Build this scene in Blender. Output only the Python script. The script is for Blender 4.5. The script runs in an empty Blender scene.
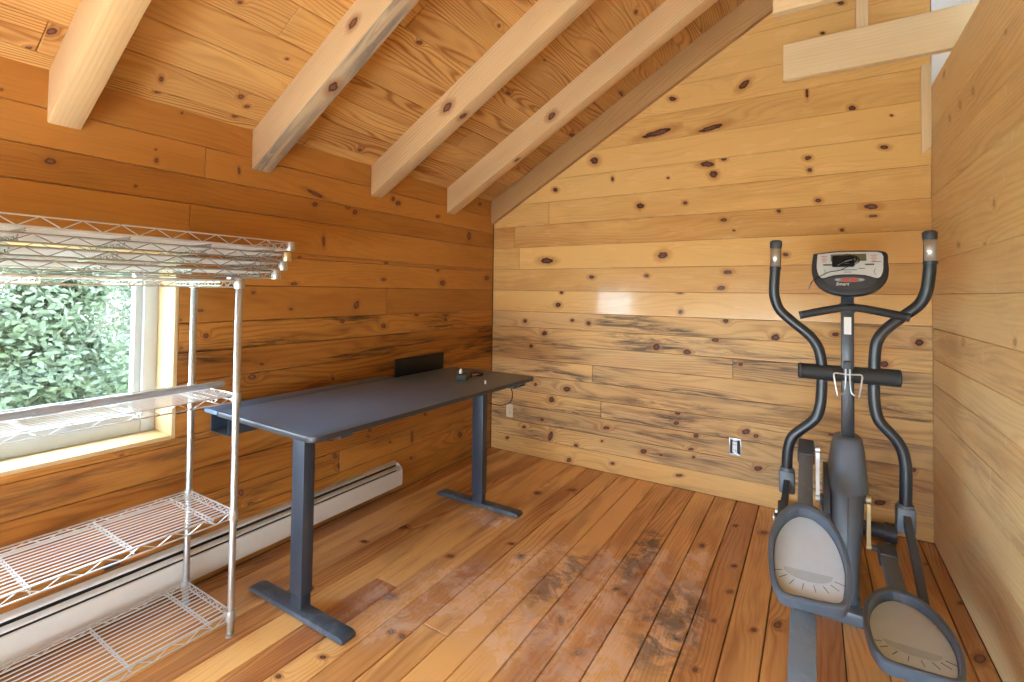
import bpy, bmesh, math, random
from mathutils import Vector, Matrix
random.seed(7)
PI = math.pi
scene = bpy.context.scene
COL = scene.collection

# ------------------------------------------------------------------ helpers
def link(o, parent=None):
    COL.objects.link(o)
    if parent is not None:
        o.parent = parent
    return o

def tag(o, label=None, cat=None, group=None, kind=None):
    if label: o['label'] = label
    if cat: o['category'] = cat
    if group: o['group'] = group
    if kind: o['kind'] = kind
    return o

def empty(name, loc=(0, 0, 0), rz=0.0):
    o = bpy.data.objects.new(name, None)
    o.empty_display_size = .05
    o.location = loc
    o.rotation_euler = (0, 0, rz)
    return link(o)

class MB:
    """collects faces, then builds ONE mesh object"""
    def __init__(s):
        s.v, s.f, s.m = [], [], []
    def add(s, vs, fs, mi=0):
        b = len(s.v)
        s.v += [tuple(p) for p in vs]
        s.f += [tuple(b + i for i in f) for f in fs]
        s.m += [mi] * len(fs)
        return s
    def bm(s, bm, mi=0, M=None):
        bm.verts.index_update()
        vs = [(M @ v.co) if M else v.co.copy() for v in bm.verts]
        fs = [[v.index for v in f.verts] for f in bm.faces]
        bm.free()
        return s.add(vs, fs, mi)
    def box(s, lo, hi, bev=0.0, seg=2, M=None, mi=0):
        bm = bmesh.new()
        bmesh.ops.create_cube(bm, size=1)
        c = [(a + b) / 2 for a, b in zip(lo, hi)]
        d = [abs(b - a) for a, b in zip(lo, hi)]
        for v in bm.verts:
            v.co = Vector((c[0] + v.co.x * d[0], c[1] + v.co.y * d[1], c[2] + v.co.z * d[2]))
        if bev > 0:
            bmesh.ops.bevel(bm, geom=list(bm.edges), offset=bev, segments=seg, affect='EDGES', profile=.5)
        return s.bm(bm, mi, M)
    def tube(s, pts, r, n=10, caps=True, mi=0, sq=None):
        pts = [Vector(p) for p in pts]
        k = len(pts)
        rs = r if isinstance(r, (list, tuple)) else [r] * k
        tan = []
        for i in range(k):
            a = pts[max(i - 1, 0)]; b = pts[min(i + 1, k - 1)]
            t = (b - a)
            tan.append(t.normalized() if t.length > 1e-9 else Vector((0, 0, 1)))
        ref = Vector((0, 0, 1)) if abs(tan[0].z) < .9 else Vector((0, 1, 0))
        nrm = (ref - tan[0] * ref.dot(tan[0])).normalized()
        vs = []
        for i in range(k):
            nrm = (nrm - tan[i] * nrm.dot(tan[i]))
            if nrm.length < 1e-6:
                nrm = tan[i].orthogonal()
            nrm.normalize()
            bi = tan[i].cross(nrm)
            for j in range(n):
                a = 2 * PI * (j + .5) / n
                ca, sa = math.cos(a), math.sin(a)
                if sq:  # rectangular bar of half sizes sq (nrm, bi)
                    m = max(abs(ca), abs(sa))
                    ca, sa = ca / m * sq[0], sa / m * sq[1]
                    vs.append(pts[i] + nrm * ca + bi * sa)
                else:
                    vs.append(pts[i] + (nrm * ca + bi * sa) * rs[i])
        fs = []
        for i in range(k - 1):
            for j in range(n):
                fs.append((i * n + j, i * n + (j + 1) % n, (i + 1) * n + (j + 1) % n, (i + 1) * n + j))
        if caps:
            fs.append(tuple(reversed(range(n))))
            fs.append(tuple((k - 1) * n + j for j in range(n)))
        return s.add(vs, fs, mi)
    def prism(s, poly, axis, a0, a1, mi=0, bev=0.0, M=None):
        """poly: 2D points; extruded along axis (0,1,2) from a0 to a1"""
        def p3(p, a):
            q = list(p); q.insert(axis, a); return Vector(q)
        bm = bmesh.new()
        A = [bm.verts.new(p3(p, a0)) for p in poly]
        B = [bm.verts.new(p3(p, a1)) for p in poly]
        n = len(poly)
        bm.faces.new(A); bm.faces.new(list(reversed(B)))
        for i in range(n):
            bm.faces.new((A[i], B[i], B[(i + 1) % n], A[(i + 1) % n]))
        bmesh.ops.recalc_face_normals(bm, faces=bm.faces)
        if bev > 0:
            bmesh.ops.bevel(bm, geom=list(bm.edges), offset=bev, segments=2, affect='EDGES', profile=.5)
        return s.bm(bm, mi, M)
    def lathe(s, c, axis, prof, n=20, mi=0):
        """prof: (a, r) along axis from centre c"""
        e = [Vector((1, 0, 0)), Vector((0, 1, 0)), Vector((0, 0, 1))]
        ax, u, w = e[axis], e[(axis + 1) % 3], e[(axis + 2) % 3]
        c = Vector(c); vs = []; fs = []
        for (a, r) in prof:
            for j in range(n):
                t = 2 * PI * j / n
                vs.append(c + ax * a + (u * math.cos(t) + w * math.sin(t)) * r)
        for i in range(len(prof) - 1):
            for j in range(n):
                fs.append((i * n + j, i * n + (j + 1) % n, (i + 1) * n + (j + 1) % n, (i + 1) * n + j))
        fs.append(tuple(reversed(range(n)))); fs.append(tuple((len(prof) - 1) * n + j for j in range(n)))
        return s.add(vs, fs, mi)
    def loft(s, rings, mi=0, caps=True):
        n = len(rings[0]); vs = [p for r in rings for p in r]; fs = []
        for i in range(len(rings) - 1):
            for j in range(n):
                fs.append((i * n + j, i * n + (j + 1) % n, (i + 1) * n + (j + 1) % n, (i + 1) * n + j))
        if caps:
            fs.append(tuple(reversed(range(n)))); fs.append(tuple((len(rings) - 1) * n + j for j in range(n)))
        return s.add(vs, fs, mi)
    def build(s, name, mat, parent=None, sharp=38, smooth=True, loc=None):
        me = bpy.data.meshes.new(name)
        off = Vector(loc) if loc is not None else Vector((0, 0, 0))
        if parent is not None and loc is None:
            off = world_of(parent)
        me.from_pydata([tuple(Vector(p) - off) for p in s.v], [], s.f)
        bm = bmesh.new(); bm.from_mesh(me)
        bmesh.ops.recalc_face_normals(bm, faces=bm.faces)
        bm.to_mesh(me); bm.free()
        mats = mat if isinstance(mat, (list, tuple)) else [mat]
        for m in mats: me.materials.append(m)
        for p, mi in zip(me.polygons, s.m): p.material_index = mi
        if smooth:
            me.shade_smooth()
            me.set_sharp_from_angle(angle=math.radians(sharp))
        o = bpy.data.objects.new(name, me)
        if parent is None: o.location = off
        return link(o, parent)

def world_of(o):
    v = Vector((0, 0, 0))
    while o is not None:
        v = v + Vector(o.location); o = o.parent
    return v

def smooth_path(pts, n=6):
    """Catmull-Rom through the points"""
    P = [Vector(p) for p in pts]; out = []
    for i in range(len(P) - 1):
        a = P[max(i - 1, 0)]; b = P[i]; c = P[i + 1]; d = P[min(i + 2, len(P) - 1)]
        for k in range(n):
            t = k / n
            out.append(.5 * ((2 * b) + (c - a) * t + (2 * a - 5 * b + 4 * c - d) * t * t + (3 * b - a - 3 * c + d) * t ** 3))
    out.append(P[-1]); return out

# ------------------------------------------------------------------ node helpers
class G:
    def __init__(s, name):
        s.mat = bpy.data.materials.new(name); s.mat.use_nodes = True
        s.t = s.mat.node_tree; s.t.nodes.clear()
        s.out = s.t.nodes.new('ShaderNodeOutputMaterial')
    def n(s, typ, **kw):
        nd = s.t.nodes.new(typ)
        for k, v in kw.items(): setattr(nd, k, v)
        return nd
    def put(s, sock, val):
        if isinstance(val, bpy.types.NodeSocket): s.t.links.new(val, sock)
        elif val is not None:
            if isinstance(val, (tuple, list)) and len(val) == 3 and sock.type == 'RGBA': val = (*val, 1)
            sock.default_value = val
    def m(s, op, a, b=None, c=None, clamp=False):
        nd = s.n('ShaderNodeMath', operation=op); nd.use_clamp = clamp
        s.put(nd.inputs[0], a); s.put(nd.inputs[1], b); s.put(nd.inputs[2], c)
        return nd.outputs[0]
    def mix(s, f, a, b, mode='MIX'):
        nd = s.n('ShaderNodeMix', data_type='RGBA', blend_type=mode)
        s.put(nd.inputs[0], f); s.put(nd.inputs[6], a); s.put(nd.inputs[7], b)
        return nd.outputs[2]
    def sm(s, x, a, b, lo=0.0, hi=1.0):
        nd = s.n('ShaderNodeMapRange', interpolation_type='SMOOTHSTEP')
        s.put(nd.inputs[0], x)
        for i, v in enumerate((a, b, lo, hi)): s.put(nd.inputs[1 + i], v)
        return nd.outputs[0]
    def vec(s, x, y, z=0.0):
        nd = s.n('ShaderNodeCombineXYZ')
        for i, v in enumerate((x, y, z)): s.put(nd.inputs[i], v)
        return nd.outputs[0]
    def noise(s, vec, scale=1.0, detail=2.0, rough=.5, dist=0.0):
        nd = s.n('ShaderNodeTexNoise')
        s.put(nd.inputs['Vector'], vec)
        nd.inputs['Scale'].default_value = scale; nd.inputs['Detail'].default_value = detail
        nd.inputs['Roughness'].default_value = rough; nd.inputs['Distortion'].default_value = dist
        return nd.outputs[0]
    def sep(s, v):
        nd = s.n('ShaderNodeSeparateXYZ'); s.put(nd.inputs[0], v); return nd.outputs
    def bump(s, h, strength, dist=.01):
        nd = s.n('ShaderNodeBump'); nd.inputs['Strength'].default_value = strength
        nd.inputs['Distance'].default_value = dist; s.put(nd.inputs['Height'], h); return nd.outputs[0]
    def bsdf(s, color, rough=.5, metal=0.0, normal=None, spec=None, coat=None, **kw):
        nd = s.n('ShaderNodeBsdfPrincipled')
        s.put(nd.inputs['Base Color'], color); s.put(nd.inputs['Roughness'], rough); s.put(nd.inputs['Metallic'], metal)
        if normal is not None: s.put(nd.inputs['Normal'], normal)
        if spec is not None: s.put(nd.inputs['Specular IOR Level'], spec)
        if coat is not None:
            s.put(nd.inputs['Coat Weight'], coat[0]); s.put(nd.inputs['Coat Roughness'], coat[1])
        s.t.links.new(nd.outputs[0], s.out.inputs[0]); return s.mat

def plain(name, col, rough=.5, metal=0.0, var=.12, vscale=30, bump=0.0, bscale=200, spec=None, dust=0.0):
    g = G(name)
    P = g.n('ShaderNodeTexCoord').outputs['Object']
    nz = g.noise(P, vscale, 3)
    c = g.mix(nz, tuple(x * (1 - var) for x in col), tuple(min(1, x * (1 + var)) for x in col))
    if dust > 0:
        d = g.sm(g.noise(P, 14, 6, .7, .4), .5, .75, 0, dust)
        c = g.mix(d, c, (.42, .42, .42))
    r = g.m('ADD', g.m('MULTIPLY', nz, .12), rough - .06)
    nb = g.bump(g.noise(P, bscale, 2), bump, .002) if bump else None
    return g.bsdf(c, r, metal, nb, spec)

def wood(name, light, dark, knot_dark=(.07, .022, .010), freq=55, ring=.55, rough=.36, halo=(.30, .11, .03), spec=.5,
         weathered=(.11, .075, .05), coat=.0, floor=False, knot_amt=1.0, tone_amt=.35, bumpk=.12, warp=4.5, rvar=.2, ring_w=None, wbase=None, w_rough=.1, pale=0.0):
    g = G(name)
    uv = g.n('ShaderNodeUVMap', uv_map='grain').outputs[0]
    u, v, _ = g.sep(uv)
    kuv = g.n('ShaderNodeUVMap', uv_map='knot').outputs[0]
    kx, ky, _ = g.sep(kuv)
    tone = g.n('ShaderNodeAttribute', attribute_name='tone').outputs['Fac']
    weather = g.n('ShaderNodeAttribute', attribute_name='weather').outputs['Fac']
    r = g.m('SQRT', g.m('ADD', g.m('MULTIPLY', kx, kx), g.m('MULTIPLY', ky, ky)))
    wob = g.m('SUBTRACT', g.noise(g.vec(g.m('MULTIPLY', u, 38), g.m('MULTIPLY', v, 38)), 1, 2), .5)
    rr = g.m('ADD', r, g.m('MULTIPLY', wob, .95))
    infl = g.m('POWER', 2.718, g.m('MULTIPLY', r, -.85))
    low = g.noise(g.vec(g.m('MULTIPLY', u, .75), g.m('MULTIPLY', v, 5.0), 3.1), 1, 2, .45)
    mid = g.noise(g.vec(g.m('MULTIPLY', u, 5), g.m('MULTIPLY', v, 30), 1.7), 1, 3)
    h = g.m('ADD', g.m('MULTIPLY', v, freq), g.m('MULTIPLY', low, warp * 2))
    h = g.m('ADD', h, g.m('MULTIPLY', mid, .45))
    h = g.m('ADD', h, g.m('MULTIPLY', infl, 5.5))
    sn = g.m('ADD', g.m('MULTIPLY', g.m('SINE', g.m('MULTIPLY', h, 6.2832)), .5), .5)
    s = g.m('POWER', sn, 2.2)
    fib = g.noise(g.vec(g.m('MULTIPLY', u, 5), g.m('MULTIPLY', v, 220)), 1, 2)
    blo = g.noise(g.vec(g.m('MULTIPLY', u, 1.6), g.m('MULTIPLY', v, 7), 7.7), 1, 3)
    ringmask = g.sm(g.noise(g.vec(g.m('MULTIPLY', u, .8), g.m('MULTIPLY', v, 4), 9.1), 1, 1), .35, .65, .25, 1)
    ringv = ring if ring_w is None else g.m('ADD', ring, g.m('MULTIPLY', weather, ring_w - ring))
    f = g.m('MULTIPLY', g.m('MULTIPLY', s, ringv), ringmask)
    f = g.m('ADD', f, g.m('MULTIPLY', g.m('SUBTRACT', fib, .5), .55))
    f = g.m('ADD', f, g.m('MULTIPLY', g.m('SUBTRACT', blo, .5), .9))
    f = g.m('ADD', f, g.m('MULTIPLY', g.m('SUBTRACT', tone, .5), tone_amt * 2))
    f = g.m('ADD', f, .22, clamp=True)
    c = g.mix(f, light, dark)
    if wbase is not None:
        c = g.mix(g.m('MULTIPLY', weather, g.sm(g.noise(g.vec(g.m('MULTIPLY', u, .9), g.m('MULTIPLY', v, 4), 4.4), 1, 3), .3, .7, .35, .8)), c, g.mix(f, wbase, tuple(x * .45 for x in wbase)))
    # old grey-brown streaks
    st = g.noise(g.vec(g.m('MULTIPLY', u, 2.2), g.m('MULTIPLY', v, 26), 5.3), 1, 6, .75, .9)
    patch = g.noise(g.vec(g.m('MULTIPLY', u, 1.3), g.m('MULTIPLY', v, 6.0), 2.3), 1, 2)
    wf = g.m('MULTIPLY', g.sm(st, .40, .62), g.sm(patch, .43, .62))
    wf = g.m('MULTIPLY', wf, weather, clamp=True)
    c = g.mix(g.m('MULTIPLY', wf, .95), c, weathered)
    # knots
    c = g.mix(g.sm(rr, 2.7, 1.0, 0, .62 * knot_amt), c, halo)
    inner = g.m('ADD', g.m('MULTIPLY', g.m('SINE', g.m('MULTIPLY', rr, 17)), .5), .5)
    kc = g.mix(g.m('MULTIPLY', inner, .5), knot_dark, tuple(min(1, x * 2.6 + .01) for x in knot_dark))
    kc = g.mix(g.sm(rr, .8, .35, 0, .6), kc, tuple(min(1, x * 3.4 + .03) for x in knot_dark))
    c = g.mix(g.sm(rr, 1.12, .88, 0, knot_amt), c, kc)
    if pale:
        ps = g.noise(g.vec(g.m('MULTIPLY', u, 14), g.m('MULTIPLY', v, 5), 6.1), 1, 5, .7, 1.5)
        c = g.mix(g.sm(ps, .60, .70, 0, pale), c, (.93, .80, .58))
    ro = g.m('ADD', rough - rvar / 2, g.m('MULTIPLY', g.noise(g.vec(g.m('MULTIPLY', u, 4), g.m('MULTIPLY', v, 14)), 1, 3), rvar))
    ro = g.m('ADD', ro, g.m('MULTIPLY', weather, w_rough), clamp=True)
    if floor:
        P = g.n('ShaderNodeTexCoord').outputs['Object']
        X, Y, Z = g.sep(P)
        def spot(cx, cy, rx, ry):
            a = g.m('DIVIDE', g.m('SUBTRACT', X, cx), rx); b = g.m('DIVIDE', g.m('SUBTRACT', Y, cy), ry)
            return g.sm(g.m('SQRT', g.m('ADD', g.m('MULTIPLY', a, a), g.m('MULTIPLY', b, b))), 1.0, .35)
        pale = None
        for sp in ((1.30, -1.42, .30, .45), (1.55, -1.35, .30, .45), (1.72, -1.25, .2, .5), (1.10, -1.75, .45, .35), (1.55, -1.8, .5, .4), (.75, -1.10, .22, .16), (1.9, -1.4, .16, .5), (.85, -2.05, .3, .25), (1.9, -.95, .1, .25)):
            q = spot(*sp); pale = q if pale is None else g.m('MAXIMUM', pale, q)
        sc = g.noise(P, 9, 10, .8, .6)
        scr = g.noise(g.vec(g.m('MULTIPLY', X, 26), g.m('MULTIPLY', Y, 9)), 1, 6, .8, 2.5)
        pm = g.m('MULTIPLY', pale, g.m('ADD', g.sm(sc, .34, .74, 0, .55), g.sm(scr, .54, .72, 0, .5)), clamp=True)
        c = g.mix(g.m('MULTIPLY', pm, 1.2, clamp=True), c, (.74, .63, .60))
        gm = g.m('MULTIPLY', g.m('MAXIMUM', spot(1.90, -1.45, .20, .45), g.m('MAXIMUM', spot(1.38, -1.42, .12, .4), spot(1.64, -1.0, .1, .5))), g.sm(g.noise(P, 8, 7, .7, .8), .42, .58, 0, .85))
        c = g.mix(gm, c, (.12, .09, .075))
        rd = g.m('MULTIPLY', g.sm(g.noise(g.vec(g.m('MULTIPLY', X, 7), g.m('MULTIPLY', Y, 1.1)), 1, 3), .48, .64), .4)
        c = g.mix(rd, c, (.27, .085, .035))
        ro = g.m('ADD', ro, g.m('MULTIPLY', pm, .3))
    hb = g.m('ADD', g.m('MULTIPLY', s, -.25), g.m('MULTIPLY', g.noise(g.vec(g.m('MULTIPLY', u, 3), g.m('MULTIPLY', v, 12)), 1, 2), 1.0))
    nb = g.bump(hb, bumpk, .006)
    return g.bsdf(c, ro, 0.0, nb, spec, (g.m('MULTIPLY', g.m('SUBTRACT', 1.0, weather, clamp=True), coat), .09) if coat else None)

def boards(name, O, U, V, N, rows, knots, mats, gap=.0012, cham=.0025, depth=.02, back=.03, hole=None, extra_knots=0.0, offset_seed=1, slabs=None, kscale=.68):
    knots = [(k[0], k[1], k[2] * kscale, k[3] * kscale, k[4]) for k in knots]
    
    O, U, V, N = Vector(O), Vector(U), Vector(V), Vector(N)
    rng = random.Random(offset_seed)
    vs, fs, mi, tone, wea, gu, ku = [], [], [], [], [], [], []
    def quad(pts, g4, k4, t, w, m=0):
        b = len(vs)
        for (a, c, n) in pts: vs.append(O + U * a + V * c + N * n)
        fs.append((b, b + 1, b + 2, b + 3)); mi.append(m); tone.append(t); wea.append(w)
        gu.extend(g4); ku.extend(k4)
    K9 = [(9, 9)] * 4
    for (v0, v1, segs) in rows:
        for (u0, u1, t, w) in segs:
            ou, ov = rng.uniform(0, 40), rng.uniform(0, 40)
            a0, a1, c0, c1 = u0 + gap, u1 - gap, v0 + gap, v1 - gap
            i0, i1, j0, j1 = a0 + cham, a1 - cham, c0 + cham, c1 - cham
            gv = lambda a, c: (a + ou, c + ov)
            mine = [k for k in knots if u0 < k[0] < u1 and v0 < k[1] < v1]
            if extra_knots:
                n = int((u1 - u0) * (v1 - v0) * extra_knots + rng.random())
                for _ in range(n):
                    q = rng.uniform(.006, .016)
                    kk = (rng.uniform(u0 + .05, u1 - .05) if u1 - u0 > .12 else (u0 + u1) / 2, rng.uniform(v0 + .02, v1 - .02), q * rng.uniform(1, 1.8), q, 0)
                    if all(abs(kk[0] - z[0]) > .14 for z in mine): mine.append(kk)
            def cells(x0, x1, y0, y1, ks):
                if len(ks) <= 1:
                    q = [(x0, y0), (x1, y0), (x1, y1), (x0, y1)]
                    if ks:
                        k = ks[0]; ct, st = math.cos(k[4]), math.sin(k[4])
                        k4 = [(((a - k[0]) * ct + (c - k[1]) * st) / k[2], (-(a - k[0]) * st + (c - k[1]) * ct) / k[3]) for a, c in q]
                    else: k4 = K9
                    quad([(a, c, 0) for a, c in q], [gv(a, c) for a, c in q], k4, t, w)
                    return
                best = None
                for ax in (0, 1):
                    o = sorted(ks, key=lambda k: k[ax])
                    for i in range(len(o) - 1):
                        d = (o[i + 1][ax] - o[i][ax]) * (1 if ax == 0 else 1.3)
                        if best is None or d > best[0]: best = (d, ax, (o[i][ax] + o[i + 1][ax]) / 2)
                _, ax, sp = best
                if ax == 0:
                    cells(x0, sp, y0, y1, [k for k in ks if k[0] <= sp]); cells(sp, x1, y0, y1, [k for k in ks if k[0] > sp])
                else:
                    cells(x0, x1, y0, sp, [k for k in ks if k[1] <= sp]); cells(x0, x1, sp, y1, [k for k in ks if k[1] > sp])
            cells(i0, i1, j0, j1, mine)
            top = [(i0, j0), (i1, j0), (i1, j1), (i0, j1)]; low = [(a0, c0), (a1, c0), (a1, c1), (a0, c1)]
            for k in range(4):
                p, q = k, (k + 1) % 4
                for (A, na, B, nb) in ((low, -cham, top, 0), (low, -depth, low, -cham)):
                    pts = [(*A[p], na), (*A[q], na), (*B[q], nb), (*B[p], nb)]
                    quad(pts, [gv(z[0], z[1]) for z in pts], K9, t, w)
    # solid backing behind the boards
    def slab(u0, u1, v0, v1):
        c = [(u0, v0), (u1, v0), (u1, v1), (u0, v1)]
        F = [(a, b, -depth) for a, b in c]; B = [(a, b, -depth - back) for a, b in c]
        for q in ([F[0], F[1], F[2], F[3]], [B[3], B[2], B[1], B[0]]) + tuple([F[i], B[i], B[(i + 1) % 4], F[(i + 1) % 4]] for i in range(4)):
            quad(q, [(z[0], z[1]) for z in q], K9, .5, 0, 1)
    for sl in (slabs or [(s_[0], s_[1], v0, v1) for (v0, v1, ss) in rows for s_ in ss]):
        slab(*sl)
    me = bpy.data.meshes.new(name)
    me.from_pydata([tuple(p) for p in vs], [], fs)
    for m in mats: me.materials.append(m)
    me.polygons.foreach_set('material_index', mi)
    for nm, dat in (('grain', gu), ('knot', ku)):
        L = me.uv_layers.new(name=nm)
        L.data.foreach_set('uv', [x for p in dat for x in p])
    for nm, dat in (('tone', tone), ('weather', wea)):
        A = me.attributes.new(nm, 'FLOAT', 'FACE'); A.data.foreach_set('value', dat)
    o = bpy.data.objects.new(name, me); link(o)
    o['kind'] = 'structure'
    return o

def wood_box(name, lo, hi, mat, parent=None, axis=0, bev=.004, tone=.5, M=None, wane=None, poly=None):
    """a solid timber with grain running along axis, knots sprinkled"""
    mb = MB()
    if poly: mb.prism(poly[0], poly[1], poly[2], poly[3], bev=bev)
    else: mb.box(lo, hi, bev, 1)
    o = mb.build(name, mat, parent, sharp=20)
    paint_grain(o, axis, tone)
    return o

def paint_grain(o, axis, tone=.5, dirv=None, weather=0.0, down=False, spots=()):
    me = o.data
    rng = random.Random(hash(round(sum(v.co.x + v.co.y * 3 + v.co.z * 7 for v in me.vertices), 3)) & 0xffff)
    ou, ov = rng.uniform(0, 30), rng.uniform(0, 30)
    D = Vector(dirv).normalized() if dirv else Vector([1.0 if i == axis else 0.0 for i in range(3)])
    g = me.uv_layers.new(name='grain'); k = me.uv_layers.new(name='knot')
    for p in me.polygons:
        n = p.normal; c = n.cross(D)
        if c.length < .2: c = n.orthogonal()
        c.normalize()
        for li in p.loop_indices:
            co = me.vertices[me.loops[li].vertex_index].co
            g.data[li].uv = (co.dot(D) + ou, co.dot(c) + ov + n.dot(Vector((.3, .7, .9))))
            k.data[li].uv = (9, 9)
            for (q, r_) in spots:   # one knot on the face that carries the point q
                q = Vector(q)
                if p.area > .05 and abs((q - p.center).dot(n)) < .012:
                    k.data[li].uv = ((co - q).dot(D) / (r_ * 1.5), (co - q).dot(c) / r_)
    A = me.attributes.new('tone', 'FLOAT', 'FACE'); A.data.foreach_set('value', [tone] * len(me.polygons))
    B = me.attributes.new('weather', 'FLOAT', 'FACE'); B.data.foreach_set('value', [(weather if p.normal.z < -.6 else weather * .25) if down else weather for p in me.polygons])
# ------------------------------------------------------------------ camera
CAM = Vector((2.40592725, -3.54615359, 1.36))
RX = Vector((0.8491659673701014, 0.5279611218494825, 0.013199002834908278))
DN = Vector((-0.0012952398867949154, 0.027074014473538015, -0.9996325925528452))
FW = Vector((-0.5281244949952953, 0.8488368815948814, 0.023674167994710473))
cd = bpy.data.cameras.new('camera'); cam = bpy.data.objects.new('camera', cd); COL.objects.link(cam)
M3 = Matrix((RX, -DN, -FW)).transposed()
cam.matrix_world = Matrix.Translation(CAM) @ M3.to_4x4()
cd.sensor_width = 36; cd.lens = 36 * 483.937 / 1024
cd.shift_y = (280.7526 - 341) / 1024
cd.clip_start = .02
scene.camera = cam

# ------------------------------------------------------------------ materials
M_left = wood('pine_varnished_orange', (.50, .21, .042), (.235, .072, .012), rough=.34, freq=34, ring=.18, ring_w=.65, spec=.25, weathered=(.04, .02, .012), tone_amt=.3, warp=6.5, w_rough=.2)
M_back = wood('pine_varnished_honey', (.80, .485, .165), (.46, .195, .045), rough=.26, rvar=.12, freq=34, ring=.2, ring_w=.5, spec=.32, halo=(.42, .17, .04), knot_dark=(.05, .016, .009), weathered=(.10, .062, .042), tone_amt=.36, warp=6.5, wbase=(.68, .44, .20), w_rough=.28, coat=.55)
M_ceil = wood('pine_ceiling', (.68, .38, .125), (.34, .13, .03), rough=.5, freq=42, ring=.8, spec=.25, tone_amt=.2, warp=8)
M_right = wood('pine_pale', (.86, .64, .33), (.62, .37, .15), knot_dark=(.22, .12, .05), halo=(.52, .30, .11), rough=.36, freq=38, ring=.4, spec=.5, weathered=(.46, .28, .15), tone_amt=.32, knot_amt=.9, pale=.35)
M_floor = wood('pine_floor', (.84, .46, .165), (.44, .165, .055), rough=.22, freq=44, ring=.45, spec=.5, floor=True, tone_amt=.55, halo=(.22, .07, .03), weathered=(.16, .07, .04), warp=6)
M_raf = wood('spruce_rafter', (.70, .47, .235), (.52, .30, .12), rough=.62, freq=60, ring=.4, spec=.25, weathered=(.20, .17, .14), tone_amt=.15, warp=2.5, wbase=(.40, .35, .28))
M_rafdark = wood('spruce_trim_dark', (.50, .29, .115), (.33, .165, .055), rough=.62, freq=60, ring=.4, spec=.2, tone_amt=.15)
M_joist = wood('lumber_lit_pale', (.80, .62, .36), (.66, .45, .22), rough=.6, freq=50, ring=.3, spec=.25, tone_amt=.1, warp=3)  # pale wood; joist colour raised to stand in for light over the partition
M_void = plain('board_gap_dark', (.045, .02, .01), .9)
M_sill = wood('pine_window_trim', (.62, .43, .22), (.50, .30, .12), rough=.45, freq=40, ring=.3, spec=.4, tone_amt=.15)
M_vinyl = plain('white_vinyl', (.47, .49, .49), .35, var=.02)
M_white = plain('white_drywall', (.86, .85, .82), .8, var=.02)

# ------------------------------------------------------------------ room
W = 2.975
YB = -5.4          # how far the room runs back behind the camera
XR = 4.3
rng = random.Random(11)
def segs(u0, u1, joints, t=None, w=0.0, tv=.5):
    e = [u0] + sorted(joints) + [u1]
    return [(a, b, min(1, max(0, (t if t is not None else .5) + rng.uniform(-tv, tv))), w) for a, b in zip(e, e[1:])]

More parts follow.
